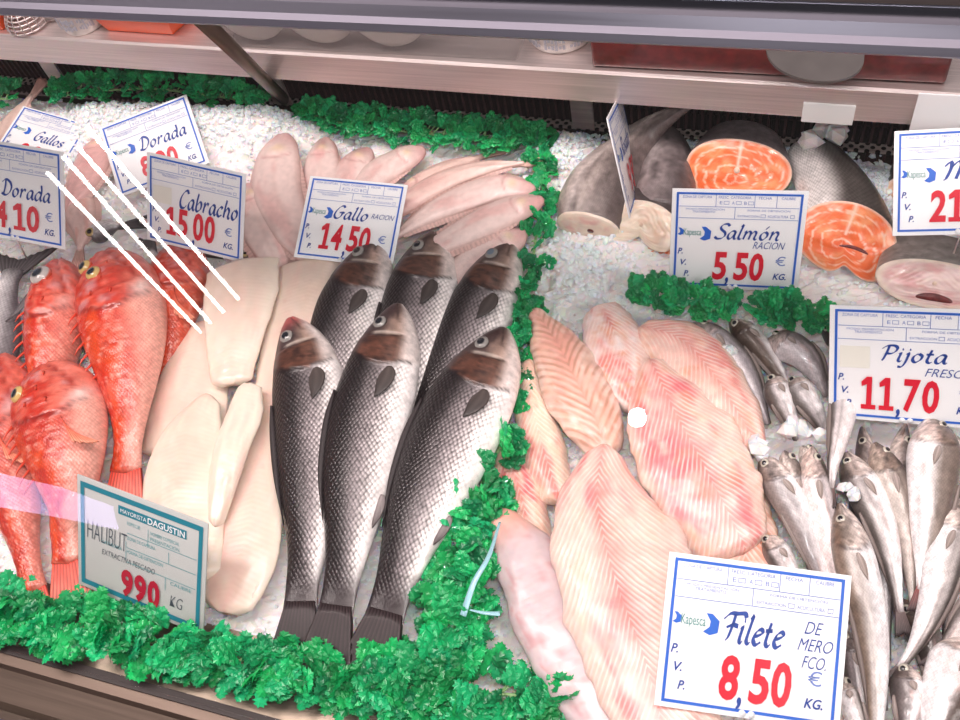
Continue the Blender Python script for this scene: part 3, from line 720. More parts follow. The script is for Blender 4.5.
# ------------------------------------------------------------------ fish
def px2(pts, k=0): return [(p[0], p[1]) for p in pts]
def bass_cols(seed, tone=1.0, red=0.):
    back, mid, bel = lin('1f191b') * tone, lin('7d7577') * tone, lin('f6f0ee')
    def f(t, v, sn):
        w = v + .10 * fbm(t * 6, v * 2, seed) 
        c = mix(bel, mid, sst(-.8, -.15, w)); c = mix(c, back, sst(-.35, .42, w))
        c = mix(c, lin('a49a9c'), .3 * np.exp(-((w + .3) / .2) ** 2))
        c = c * (1 + .25 * fbm(t * 30, v * 5, seed + 2))[..., None]
        # lateral line
        c = mix(c, back * 1.4, .55 * np.exp(-((v - .22 + .1 * t) / .035) ** 2) * (t > .28))
        # peduncle and tail darker
        c = mix(c, lin('261c1f'), sst(.8, .93, t) * .95)
        te = .262 - .05 * np.abs(v + .15) ** 1.6 + .006 * fbm(v * 5, 0 * v, seed)
        head = 1 - sst(te - .006, te + .004, t)
        hc = mix(lin('ece2de'), lin('b4988a'), sst(-.9, -.35, v)); hc = mix(hc, lin('33262a'), .92 * sst(-.5, .15, v + .2 * fbm(t * 20, v * 3, seed))); hc = mix(hc, lin('452e2e'), .8 * (1 - sst(.03, .1, t)) * sst(-.9, -.4, v))
        hc = hc * (1 + .3 * fbm(t * 45, v * 6, seed + 7))[..., None]
        # bronze gill cover behind the cheek
        gc = sst(.152, .162, t + .02 * np.abs(v)) * sst(-.75, -.45, v) * (1 - sst(.55, .8, v))
        hc = mix(hc, lin('5a372a') * (1 + .8 * fbm(t * 90, v * 7, seed + 9))[..., None], gc * .9); hc = mix(hc, lin('2a1a18'), gc * sst(.15, .5, fbm(t * 60, v * 5, seed + 19)) * .8)
        hc = mix(hc, lin('e8dccf'), .55 * np.exp(-((t - .144) / .005) ** 2) * sst(-.6, -.3, v) * (1 - sst(.3, .5, v)))
        hc = mix(hc, lin('d05a5a'), red * np.exp(-(t / .05) ** 2) * .8)
        c = mix(c, hc, head)
        c = mix(c, lin('1c1113'), .85 * np.exp(-((t - te) / .0045) ** 2) * (np.abs(v) < .85))
        c = mix(c, lin('2a191a'), .7 * np.exp(-((t - .16 + .02 * np.abs(v)) / .0035) ** 2) * (np.abs(v) < .6))
        c = mix(c, lin('2a191a'), .75 * np.exp(-((v + .2 + t * 2) / .06) ** 2) * (t < .1))
        al = (sst(te + .002, te + .02, t)) * sst(-1.0, -.45, v) * (1 - sst(.86, .95, t))
        return np.concatenate([np.clip(c, 0, 1), al[..., None]], -1)
    return f
BASS_HW = [(0, .16), (.03, .34), (.08, .56), (.15, .78), (.24, .93), (.36, 1), (.5, .95), (.65, .78), (.78, .55), (.88, .42), (.94, .4), (1, .42)]
def bass_disp(t, v):
    te = .262 - .05 * np.abs(v + .15) ** 1.6
    d = .0028 * (sst(.145, .165, t) * .5 + sst(.0, te, t) * .5) * (1 - sst(te - .003, te + .004, t)) * (1 - v ** 4)
    d = d - .0012 * np.exp(-((t - .158 + .02 * np.abs(v)) / .004) ** 2) * (np.abs(v) < .6)
    d = d - .0015 * np.exp(-((v + .2 + t * 2) / .07) ** 2) * (t < .1)
    return d
def bass(pts, z, w, label, seed, tone=1., red=0, fin='dark', eyec='2c2c33', tail=True, ht=.026, cloudy=None):
    P0 = W(pts[0][0], pts[0][1], 0)
    root = empty('seabass', (P0[0], P0[1], 0), label, 'fish', 'whole seabass side by side')
    B = Body(pts, z, lambda t: prof(BASS_HW, t) * w / 2, lambda t: prof(BASS_HW, t) ** .8 * ht, n=170, m=56, disp=bass_disp, low=.6, seed=seed, thin_tail=.9)
    B.build('body', MT['bass'], root, bass_cols(seed, tone, red))
    p, nr_ = B.surf(.102, .34, .0); eye(root, p, nr_, .0088, iris='8d8a86', pupil='1c2027', rim='4d4542', cloudy=cloudy)
    q = [B.surf(.27, -.38, .001)[0], B.surf(.302, -.39, .003)[0], B.surf(.34, -.33, .003)[0], B.surf(.378, -.22, .001)[0]]
    blade('pectoral_fin', q, .0095, .0014, root, '4f4643', '2b2524')
    # folded dorsal fin along the back edge
    q = [B.surf(t, .93, .0015)[0] for t in (.34, .45, .6, .74)]; blade('dorsal_fin', q, .004, .0022, root, '2a2224', '1f191b', n=24)
    q = [B.surf(t, -.9, .001)[0] for t in (.66, .7, .75)]; blade('anal_fin', q, .006, .0018, root, '8a8080', '4a4040')
    if tail:
        e = B.C[-1]; S_ = B.S[-1]; T_ = B.T[-1]; h = B.hl[-1]; ln = .062
        e = e + np.array([0, 0, .001]); fan('tail_fin', e + S_ * h * .85 - T_ * .016, e - S_ * h * .85 - T_ * .016, e + S_ * h * 1.75 + T_ * ln + np.array([0, 0, -.002]), e - S_ * h * 1.75 + T_ * ln + np.array([0, 0, -.002]), (0, 0, 1), root, '2b1f21', '1d1416', fork=.25, th=.002, nr=11, seed=seed, ragged=.1)
    return B
# back row first, front row over it
bass([(377, 240), (366, 272), (348, 320), (338, 375), (333, 430), (330, 490)], [.034, .034, .03, .025, .02, .018], 80, 'left one of the three rear seabass, head touching the flatfish price card', 21, .95, tail=False, cloudy='3a3536')
bass([(434, 234), (428, 262), (418, 310), (408, 370), (398, 430), (390, 480)], [.036, .036, .034, .03, .022, .018], 82, 'middle one of the three rear seabass, palest flank and pectoral fin spread', 22, 1.1, tail=False)
bass([(511, 242), (498, 272), (476, 322), (450, 382), (424, 440), (400, 500)], [.036, .036, .034, .03, .022, .018], 76, 'right one of the three rear seabass, head beside the parsley strip', 23, .9, tail=False, cloudy='6a7a8a')
bass([(291, 320), (304, 358), (311, 410), (312, 465), (310, 530), (303, 582), (299, 618)], [.045, .046, .046, .044, .04, .034, .03], 80, 'front seabass nearest the white fillets with a reddish snout', 24, 1.0, red=1.)
bass([(398, 306), (389, 345), (374, 400), (361, 455), (352, 520), (342, 580), (333, 622)], [.056, .058, .058, .056, .05, .042, .036], 86, 'front middle seabass with the darkest back, between two others', 25, .75, eyec='223')
bass([(504, 330), (484, 375), (456, 430), (434, 480), (412, 535), (393, 590), (381, 628)], [.05, .054, .056, .054, .05, .042, .036], 96, 'largest front seabass with white belly against the lower parsley divider', 26, .95)

# ---- small hakes
HAKE_HW = [(0, .18), (.03, .36), (.08, .62), (.15, .86), (.24, 1), (.36, .97), (.5, .85), (.65, .66), (.8, .44), (.92, .26), (1, .2)]
def hake_cols(seed, back='5f5855', mid='a9a4a6', bel='f6f1f2', bk=.15):
    back, mid, bel = lin(back), lin(mid), lin(bel)
    def f(t, v, sn):
        w = v + .14 * fbm(t * 5, v, seed)
        c = mix(bel, mid, sst(-.35, .15, w)); c = mix(c, back, sst(bk, .75, w))
        c = c * (1 + .28 * fbm(t * 7, v * 13, seed + 1) + .16 * fbm(t * 45, v * 9, seed + 31))[..., None]; c = mix(c, lin('c9a9a2'), .5 * sst(.25, .6, fbm(t * 5, v * 6, seed + 14)) * (v < .1))
        c = mix(c, back * .8, .35 * np.exp(-((v - .18) / .05) ** 2) * (t > .25))
        te = .235 - .05 * v * v
        hd = 1 - sst(te - .01, te, t)
        c = mix(c, c * lin('ddd2ca') * (1 + .9 * fbm(t * 80, v * 6, seed + 3))[..., None], hd)
        c = mix(c, lin('3b2c2c'), .75 * np.exp(-((t - te) / .006) ** 2) * (np.abs(v) < .8))
        c = mix(c, lin('3b2c2c'), .75 * np.exp(-((v + .15 + t * 1.2) / .07) ** 2) * (t < .1))
        c = mix(c, lin('5a4846'), sst(.93, 1, t) * .6)
        return np.concatenate([np.clip(c, 0, 1), np.ones_like(t)[..., None] * .6], -1)
    return f
def hake(pts, z, w, label, seed, flip=1, tail=True, back='5d5653', mid='a9a4a6', bel='f8f4f5', ht=.017, bk=.18, head=True, tcol='6a5654'):
    P0 = W(pts[0][0], pts[0][1], 0)
    root = empty('small_hake', (P0[0], P0[1], 0), label, 'fish', 'small hakes heaped at the right')
    HW = HAKE_HW
    def dsp(t, v):
        te = .235 - .05 * v * v
        return .0016 * sst(.02, te, t) * (1 - sst(te - .003, te + .005, t)) * (1 - v ** 4) - .001 * np.exp(-((v + .15 + t * 1.2) / .08) ** 2) * (t < .1) + .0008 * vn(t * 12, v * 2, seed)
    B = Body(pts, z, lambda t: prof(HW, t) * w / 2, lambda t: prof(HW, t) ** .85 * ht, n=90, m=36, disp=dsp, low=.75, flip=flip, seed=seed, thin_tail=.5)
    B.build('body', MT['hake'], root, hake_cols(seed, back, mid, bel, bk))
    if head:
        p, nr_ = B.surf(.095, .42, -.0004); eye(root, p, nr_, .0046, iris='c2bcae', pupil='17191f', rim='8b8480')
        q = [B.surf(.25, .0, .0008)[0], B.surf(.3, -.08, .0016)[0], B.surf(.36, -.16, .0012)[0]]
        blade('pectoral_fin', q, .0032, .0007, root, 'a89b96', '84776f')
    q = [B.surf(t, .9, .0008)[0] for t in (.42, .55, .7, .85)]; blade('dorsal_fin', q, .0028, .0013, root, '8a7d78', '5d504c', n=20)
    if tail:
        e = B.C[-1]; S_ = B.S[-1]; T_ = B.T[-1]; h = B.hl[-1]; ln = .022
        fan('tail_fin', e + S_ * h * .9 - T_ * .004, e - S_ * h * .9 - T_ * .004, e + S_ * h * 2.3 + T_ * ln, e - S_ * h * 2.3 + T_ * ln, (0, 0, 1), root, tcol, '2f2526', fork=.12, th=.0009, nr=9, seed=seed)
    return B
HK = [
 # pts, z, width, flip, tail, label, kwargs
 ([(858, 470), (866, 520), (872, 580), (880, 650), (884, 710)], .006, 34, 1, 0, 'filler small hake with shade-dark colour at the very bottom of the heap under the bright silver one', dict(back='4b423e', mid='6f6663')),  # filler hake, colours darkened for the shade inside the heap
 ([(900, 600), (925, 640), (940, 690), (945, 740)], .008, 34, 1, 0, 'filler small hake with shade-dark colour at the bottom of the heap near the lower right corner', dict(back='4b423e', mid='6f6663', bel='8f8583')),  # also filler, belly too coloured as if shaded
 ([(945, 430), (965, 480), (972, 540), (968, 600)], .02, 34, 1, 0, 'small hake cut off by the right edge under the hake card', {}),
 ([(862, 428), (868, 470), (872, 520), (880, 580), (884, 640)], .012, 26, 1, 0, 'small hake mostly hidden under the heap straight below the hake price card', {}),
 ([(905, 425), (898, 470), (890, 540), (886, 600), (888, 660)], .014, 28, -1, 0, 'pale small hake deep in the heap between two brown-backed ones', {}),
 ([(943, 470), (948, 520), (950, 580), (945, 640)], .010, 30, 1, 0, 'small hake buried at the right side of the heap below the large brown one', {}),
 ([(800, 470), (806, 520), (822, 580), (836, 640)], .010, 28, 1, 0, 'small hake buried under the white-bellied ones beside the fillet card', {}),
 ([(692, 325), (716, 343), (740, 366), (757, 395), (768, 424)], [.026, .028, .026, .02, .014], 34, -1, 0, 'small hake with dark snout nearest the pink fillets, at top of the heap', dict(bel='d9d2d6', mid='b5adb2')),
 ([(730, 321), (748, 337), (764, 355), (780, 378), (794, 404)], [.024, .024, .022, .016, .012], 26, 1, 0, 'slim dark brown small hake, second from the fillets at top of the heap', dict(back='5f5149', mid='7c6e69', bk=-.4)),
 ([(768, 341), (786, 346), (803, 356), (818, 376), (826, 396)], [.026, .03, .03, .024, .016], 34, -1, 0, 'plump grey small hake curving under the hake price card', dict(mid='9a9092', bel='cbc3c6')),
 ([(822, 328), (836, 336), (850, 352), (862, 372)], .02, 26, 1, 0, 'small hake whose dark head shows beside the top corner of the hake card', dict(back='4f443f')),
 ([(773, 378), (779, 396), (787, 414), (796, 440)], [.034, .034, .028, .016], 28, 1, 0, 'small hake with open pale mouth, left of the pair pointing up mid heap', dict(mid='d2cbcc')),
 ([(793, 380), (803, 398), (815, 415), (826, 438)], [.034, .036, .03, .016], 30, 1, 0, 'small hake with a clear eye, right of the pair pointing up mid heap', dict(mid='d2cbcc')),
 ([(784, 452), (790, 472), (800, 500), (812, 540), (822, 580)], [.034, .034, .026, .02, .014], 28, -1, 0, 'dark-headed small hake squeezed between two white-bellied ones', dict(back='55504e', mid='8d8785')),
 ([(802, 447), (812, 466), (822, 496), (832, 540)], [.03, .03, .022, .014], 24, -1, 0, 'small hake of which only a dark eye and brow show below the ice lumps', dict(back='55504e', mid='8d8785')),
 ([(761, 456), (773, 474), (789, 500), (803, 530), (818, 568), (833, 605)], [.034, .036, .036, .034, .028, .02], 36, 1, 0, 'white-bellied small hake running down to the fillet card, leftmost', dict(back='8d8381', bk=.3)),
 ([(812, 448), (812, 470), (820, 500), (829, 535), (836, 575), (842, 620)], [.04, .04, .038, .034, .028, .02], 32, -1, 0, 'small hake with slit pinkish belly, right of the leftmost white one', dict(bel='f4e6e4', mid='d9cfd0', bk=.4)),
 ([(842, 360), (843, 405), (838, 440), (833, 465), (831, 488)], [.03, .04, .048, .05, .05], 30, 1, 1, 'small hake hanging tail down below the left end of the hake card', dict(bel='f6efee', mid='dcd4d4', bk=.5, tcol='6b5450')),
 ([(846, 454), (857, 478), (870, 502), (884, 538), (893, 575), (900, 612)], [.034, .038, .04, .038, .034, .028], 38, 1, 1, 'small hake with bright silver side and dark tail in the middle of the heap', dict(mid='c9c1c0')),
 ([(874, 444), (885, 468), (897, 496), (906, 530), (912, 570), (914, 610)], [.036, .038, .036, .03, .026, .022], 36, -1, 0, 'speckled brown small hake with snout just below the hake card price', dict(back='5b504a', mid='857a72', bel='bdb3ac')),
 ([(930, 418), (934, 450), (932, 490), (928, 530), (925, 560), (922, 590)], [.05, .052, .05, .046, .04, .036], 52, -1, 1, 'largest brown small hake with white belly edge and red-tinged tail', dict(back='74665e', mid='948880', bk=.0, ht=.022, tcol='8a4a48')),
 ([(958, 500), (952, 528), (944, 562), (934, 600), (918, 640), (900, 668)], [.04, .044, .044, .04, .034, .028], 40, -1, 1, 'silver small hake slanting from the right edge down to the lower left', dict(mid='c4bcba')),
 ([(1010, 575), (985, 600), (962, 622), (940, 650)], [.05, .05, .046, .04], 34, 1, 1, 'small hake reaching in from the right edge with its tail over others', dict(mid='b9aeac', bel='e9e0de')),
 ([(840, 505), (848, 535), (857, 570), (867, 612), (874, 660), (876, 712), (874, 760)], [.048, .052, .052, .05, .046, .04, .036], 42, 1, 1, 'big-headed small hake lying along the right edge of the fillet card', dict(mid='bdb6b2', back='857568')),
 ([(905, 665), (908, 700), (904, 750)], .032, 34, 1, 0, 'dark silver small hake at the bottom between the big-headed one and a brown one', dict(mid='8c8484', back='5a5150')),
 ([(975, 640), (958, 680), (940, 730), (930, 770)], [.04, .044, .044, .04], 66, -1, 0, 'broad dark brown small hake filling the bottom right corner', dict(back='4b3d38', mid='6a5b55', bk=-.3, ht=.022)),
 ([(845, 630), (852, 665), (858, 705), (862, 750)], .028, 26, 1, 0, 'dark silver small hake wedged beside the currency mark of the fillet card', dict(mid='8d8688', back='5a5150')),
 ([(840, 680), (852, 710), (868, 745)], .036, 24, -1, 0, 'pale small hake at the bottom by the corner of the fillet card', dict(mid='dcd4d2')),
 ([(765, 538), (776, 552), (790, 578), (806, 610)], [.03, .032, .026, .02], 28, 1, 0, 'small hake whose pale gill end shows above the top edge of the fillet card', dict(mid='dcd4d4', bk=.4)),
]
for i, (pts, z, w, fl, tl, lab, kw) in enumerate(HK): hake(pts, z, w, lab, 50 + i, fl, bool(tl), **kw)
# lumps of ice among the hakes
def lump(px, py, z, r_, label, seed):
    gg = np.random.default_rng(seed); c = W(px, py, z); n = 2
    V = []; Fc = []
    for k in range(5):
        A_ = np.linalg.qr(gg.normal(size=(3, 3)))[0] * (gg.uniform(.6, 1.1, 3) * r_ * .75)[None, :]
        v = (IV * gg.uniform(.75, 1.2, (12, 1))) @ A_.T + c + gg.normal(size=3) * [r_ * .5, r_ * .5, r_ * .12]
        Fc += [[i + len(V) for i in f] for f in IF]; V += list(v)
    o = mesh('ice_lump', V, Fc, MT['ice'], None, False, np.tile(lin('ece4e4'), (len(V), 1))); tag(o, label, 'ice lump', 'big lumps of ice among the hakes')
lump(760, 447, .045, .015, 'lump of ice touching the pink fillet beside the dark-headed hake', 1)
lump(800, 433, .045, .016, 'wide lump of ice below the pair of upward pointing hakes', 2)
lump(848, 490, .055, .009, 'small clear lump of ice on the silver hake below the card', 3)
lump(946, 524, .055, .007, 'tiny clear ice lump by the right edge on the silver slanting hake', 4)
lump(727, 350, .045, .007, 'small ice lump between the pink fillet and the dark-snouted hake', 5)
lump(826, 133, .07, .02, 'tall lump of ice against the vent above the salmon tail piece', 6)

# ---- scorpionfish
SC_HW = [(0, .28), (.04, .5), (.1, .74), (.2, .95), (.3, 1), (.42, .96), (.56, .8), (.7, .58), (.82, .38), (.92, .3), (1, .34)]
def red_cols(seed, pale=.5, hot='d8321f'):
    red, pink, wht, org = lin(hot) * .8, lin('df6450'), lin('ecae9f'), lin('d4471f')
    def f(t, v, sn):
        a = fbm(t * 9, v * 2.2, seed); b_ = fbm(t * 28, v * 7, seed + 4)
        c = mix(org, red, sst(-.35, .15, a)); c = mix(c, pink, sst(.1, .5, b_) * .7); c = mix(c, lin('9c1c12'), sst(.3, .6, fbm(t * 16, v * 5, seed + 21)) * .6)
        c = mix(c, wht, sst(.15, -.9, v + .35 * a) * pale)
        c = mix(c, lin('f3b3a2'), sst(.2, .55, fbm(t * 60, v * 14, seed + 8)) * .55)
        te = .42 - .12 * (v + .1) ** 2 + .012 * fbm(v * 4, 0 * v, seed)
        hd = 1 - sst(te - .01, te, t); c = mix(c, mix(lin('e26c5a'), lin('bf2818'), sst(-.4, .3, b_ + .4 * v)), hd * .75)
        c = mix(c, lin('c9a0a4'), hd * sst(.2, .5, fbm(t * 14, v * 3, seed + 12)) * .5)
        c = mix(c, lin('7d1612'), .9 * np.exp(-((t - te) / .007) ** 2) * (np.abs(v) < .8)); c = mix(c, lin('a42a1e'), .6 * hd * np.exp(-((t - te + .1 + .03 * v) / .006) ** 2) * (np.abs(v + .2) < .5))
        c = mix(c, lin('a02a20'), .85 * np.exp(-((v + .1 + t * 1.9) / .05) ** 2) * (t < .3))
        c = mix(c, lin('f6e4dc'), .85 * pale * np.exp(-((t - te + .03) / .035) ** 2 - ((v + .72) / .2) ** 2))
        al = sst(te, te + .03, t)
        return np.concatenate([np.clip(c, 0, 1), al[..., None]], -1)
    return f
def scorpion(pts, z, w, label, seed, flip=1, eyes=((.13, .5),), tail=True, pale=.5, pect=True, ht=.04, spines=True, er=.011, hot='d8321f', iris='cdb070'):
    P0 = W(pts[0][0], pts[0][1], 0)
    root = empty('red_scorpionfish', (P0[0], P0[1], 0), label, 'fish', 'red scorpionfish at the left')
    def dsp(t, v):
        te = .42 - .12 * (v + .1) ** 2
        return .004 * sst(.05, te, t) * (1 - sst(te - .004, te + .006, t)) * (1 - v ** 4) + .0034 * fbm(t * 26, v * 5.5, seed) * (1 - sst(te, te + .1, t)) + .0016 * fbm(t * 60, v * 12, seed + 1) - .0035 * np.exp(-((v + .1 + t * 1.9) / .06) ** 2) * (t < .3)
    B = Body(pts, z, lambda t: prof(SC_HW, t) * w / 2, lambda t: prof(SC_HW, t) ** .8 * ht, n=130, m=48, disp=dsp, low=.7, flip=flip, seed=seed, thin_tail=.5)
    B.build('body', MT['red'], root, red_cols(seed, pale, hot))
    for (t, v) in eyes:
        p, nr_ = B.surf(t, v, .0); eye(root, p - nr_ * .001, nr_, er, iris=iris, pupil='2a3038', rim='c8543c', flat=.7)
    g_ = random.Random(seed)
    if spines:
        for k in range(7):
            t = .3 + k * .055; p, nr_ = B.surf(t, .9, -.001); b = MB()
            d = B.S[int(t * 129)] * .7 + B.T[int(t * 129)] * .8; d /= np.linalg.norm(d)
            b.tube([p, p + d * .012 + np.array([0, 0, .002]), p + d * .02], [.0018, .0012, .0003], 6)
            b.build('dorsal_spine', MT['red_spine'], root, True)
    if eyes:
        for t, v in ((.16, -.15), (.24, .05), (.3, .35), (.33, -.1)):
            p, nr_ = B.surf(t, v, -.001); d = nr_ * .5 + B.T[int(t * 129)] * .9; b = MB(); b.tube([p, p + d * .005, p + d * .01], [.0022, .0014, .0003], 6); b.build('head_spine', MT['red_spine'], root, True)
    if pect:
        a, _ = B.surf(.44, -.3, .001); c, _ = B.surf(.52, -.4, .001); T_ = B.T[50]; S_ = B.S[50]
        fan('pectoral_fin', a, c, a + T_ * .045 - S_ * .008 + np.array([0, 0, .004]), c + T_ * .03 - S_ * .03 + np.array([0, 0, -.004]), (0, 0, 1), root, 'd8432c', 'ee8a70', th=.0009, nr=10, bulge=.15, seed=seed)
    if tail:
        e = B.C[-1]; S_ = B.S[-1]; T_ = B.T[-1]; h = B.hl[-1]
        fan('tail_fin', e + S_ * h * .9 - T_ * .006, e - S_ * h * .9 - T_ * .006, e + S_ * h * 1.35 + T_ * .05, e - S_ * h * 1.35 + T_ * .05, (0, 0, 1), root, 'c93622', 'e8786a', th=.0013, nr=11, bulge=.06, seed=seed)
    return B
MT['red_spine'] = mat_plain('red fin spine', 'd8503c', .4)
scorpion([(64, 266), (60, 300), (54, 350), (52, 400), (56, 450)], [.03, .036, .036, .03, .024], 62, 'red scorpionfish with one huge cloudy eye, behind the front one', 31, eyes=((.19, .15),), tail=False, er=.015, iris='b9b4b0', pect=False)
scorpion([(182, 246), (178, 282), (172, 318), (168, 352), (166, 390)], [.016, .022, .022, .018, .014], 66, 'orange-red scorpionfish body tucked beneath the white fillet, head hidden', 32, eyes=(), tail=False, pale=.1, hot='d0401f', ht=.03, spines=False)
scorpion([(6, 360), (2, 410), (8, 470), (20, 520), (28, 560), (33, 590)], [.03, .036, .036, .03, .024, .02], 78, 'red scorpionfish cut off by the left edge of the photo, slim tail showing', 33, eyes=((.12, .0),), hot='d03a2c')
scorpion([(108, 257), (120, 300), (128, 350), (130, 400), (129, 435), (126, 470)], [.044, .05, .054, .05, .042, .036], 92, 'largest red scorpionfish, both eyes visible and a dark wound on its side', 34, eyes=((.12, .5), (.205, .22)), pale=.9, ht=.04, pect=False)
scorpion([(50, 370), (60, 415), (68, 460), (70, 500), (66, 530), (68, 560)], [.05, .056, .058, .052, .042, .034], 96, 'front red scorpionfish with white cheek spot, its tail by the teal-edged card', 35, eyes=((.2, .55),), pale=.95, hot='cf3527')
# ---- silver bream left
BR_HW = [(0, .2), (.05, .45), (.12, .75), (.25, .97), (.38, 1), (.55, .88), (.7, .62), (.85, .32), (.94, .22), (1, .24)]
def bream_cols(seed):
    def f(t, v, sn):
        c = mix(lin('f4f0f0'), lin('b9b6b8'), sst(-.2, .4, v + .2 * fbm(t * 6, v * 2, seed))); c = mix(c, lin('5d585c'), sst(.45, .95, v))
        c = mix(c, lin('4a4448'), sst(.9, 1, t) * .8)
        return np.concatenate([np.clip(c * (1 + .2 * fbm(t * 30, v * 8, seed))[..., None], 0, 1), (np.ones_like(t) * .8)[..., None]], -1)
    return f
def bream(pts, z, w, label, seed, flip=1, ht=.024, pect=None):
    P0 = W(pts[0][0], pts[0][1], 0); root = empty('gilt_bream', (P0[0], P0[1], 0), label, 'fish', 'silver breams at the left')
    B = Body(pts, z, lambda t: prof(BR_HW, t) * w / 2, lambda t: prof(BR_HW, t) ** .8 * ht, n=80, m=36, flip=flip, seed=seed)
    B.build('body', MT['silver'], root, bream_cols(seed))
    e = B.C[-1]; S_ = B.S[-1]; T_ = B.T[-1]; h = B.hl[-1]
    fan('tail_fin', e + S_ * h * .9 - T_ * .006, e - S_ * h * .9 - T_ * .006, e + S_ * h * 3 + T_ * .045, e - S_ * h * 3 + T_ * .045, (0, 0, 1), root, '5f5a5c', '3c3639', fork=.45, th=.0012, nr=11, seed=seed)
    p, nr_ = B.surf(.12, .35); eye(root, p, nr_, .007)
    if pect:
        blade('pectoral_fin', [W(a, b_, c) for a, b_, c in pect], .006, .0016, root, '6a6466', '4b4548')
    return B
bream([(-70, 450), (-50, 400), (-22, 345), (0, 300), (14, 272)], [.02, .03, .032, .03, .026], 110, 'silver bream at the left edge with dark tail and long dark fin', 41, pect=[(42, 283, .05), (30, 295, .052), (18, 310, .05), (6, 322, .046)])
bream([(176, 300), (168, 282), (160, 266), (152, 250)], [.008, .01, .012, .012], 34, 'silver bream half sunk in ice behind the red fish, dark tail sticking out', 42, ht=.012)
bream([(90, 236), (102, 232), (112, 228), (122, 226)], .008, 26, 'small silver bream nearly buried in ice, middle left', 43, ht=.014)
bream([(250, 262), (240, 259), (230, 258), (222, 256)], .012, 20, 'silver bream tail poking out beneath the card reading fifteen euro', 44, ht=.012)

# ---- pale flatfish
FL_HW = [(0, .3), (.04, .55), (.12, .82), (.25, .98), (.4, 1), (.6, .85), (.8, .55), (.93, .26), (1, .18)]
def flat_cols(seed, base='eed6d0', pk='e0a8a4', edge='c9a098'):
    base, pk, edge = lin(base), lin(pk), lin(edge)
    def f(t, v, sn):
        a = fbm(t * 5, v * 2, seed)
        c = mix(base, pk, sst(.0, .6, a) * .55)
        c = mix(c, edge, sst(.7, 1., np.abs(v)) * .6)
        c = mix(c, lin('cf8f90'), np.exp(-(t / .1) ** 2) * .6)
        c = mix(c, lin('d9b0a6'), .5 * np.exp(-((v - .05) / .05) ** 2) * (t > .2))
        c = mix(c, lin('e8cfa8'), .7 * np.exp(-((t - .14) / .03) ** 2 - ((v + .1) / .3) ** 2))
        c = mix(c, lin('c78e8a'), .6 * np.exp(-((t - .2 + .05 * v * v) / .008) ** 2) * (np.abs(v) < .7))
        return np.concatenate([np.clip(c * (1 + .06 * fbm(t * 30, v * 12, seed))[..., None], 0, 1), np.ones_like(t)[..., None] * .6], -1)
    return f
def flatfish(pts, z, w, label, seed, flip=1, ht=.010, **kw):
    P0 = W(pts[0][0], pts[0][1], 0); root = empty('flatfish', (P0[0], P0[1], 0), label, 'fish', 'pale flatfish laid on the ice')
    B = Body(pts, z, lambda t: prof(FL_HW, t) * w / 2, lambda t: (.35 + .65 * prof(FL_HW, t)) * ht, n=70, m=36, flip=flip, seed=seed, disp=lambda t, v: .0035 * np.exp(-((t - .14) / .06) ** 2 - (v / .5) ** 2) - .0012 * np.exp(-((t - .2 + .05 * v * v) / .01) ** 2) * (np.abs(v) < .7) + .001 * vn(t * 9, v * 3, seed))
    B.build('body', MT['pale'], root, flat_cols(seed, **kw))
    # fringe fins down both edges
    for sgn in (1, -1):
        V = []; C = []; n = 60; cF = lin('d8b4ac')
        for i in range(n):
            t = .18 + .76 * i / (n - 1); k = int(t * 69); h = (B.hl if sgn > 0 else B.hr)[k]; e = B.C[k] + sgn * B.S[k] * h * .94; o_ = B.S[k] * sgn * (.007 * math.sin(PI * (t - .15) / .85) + .001) * (1.12 if i % 2 else .9)
            for q, dz in ((0, .0012), (1, -.001)): V.append(e + o_ * q + np.array([0, 0, dz])); C.append(cF * (1.1 if i % 2 else .85))
            for q, dz in ((1, -.002), (0, -.0012)): V.append(e + o_ * q + np.array([0, 0, dz])); C.append(cF)
        Fc = [(i * 4 + a, i * 4 + (a + 1) % 4, i * 4 + 4 + (a + 1) % 4, i * 4 + 4 + a) for i in range(n - 1) for a in range(4)] + [(3, 2, 1, 0), tuple((n - 1) * 4 + a for a in range(4))]
        mesh('fringe_fin', V, Fc, MT['fin'], root, False, C)
    e = B.C[-1]; S_ = B.S[-1]; T_ = B.T[-1]; h = max(B.hl[-1], .004)
    fan('tail_fin', e + S_ * h - T_ * .004, e - S_ * h - T_ * .004, e + S_ * h * 2.6 + T_ * .03, e - S_ * h * 2.6 + T_ * .03, (0, 0, 1), root, 'd9b0a4', 'b98a80', th=.0009, nr=8, bulge=.1, seed=seed)
    return B
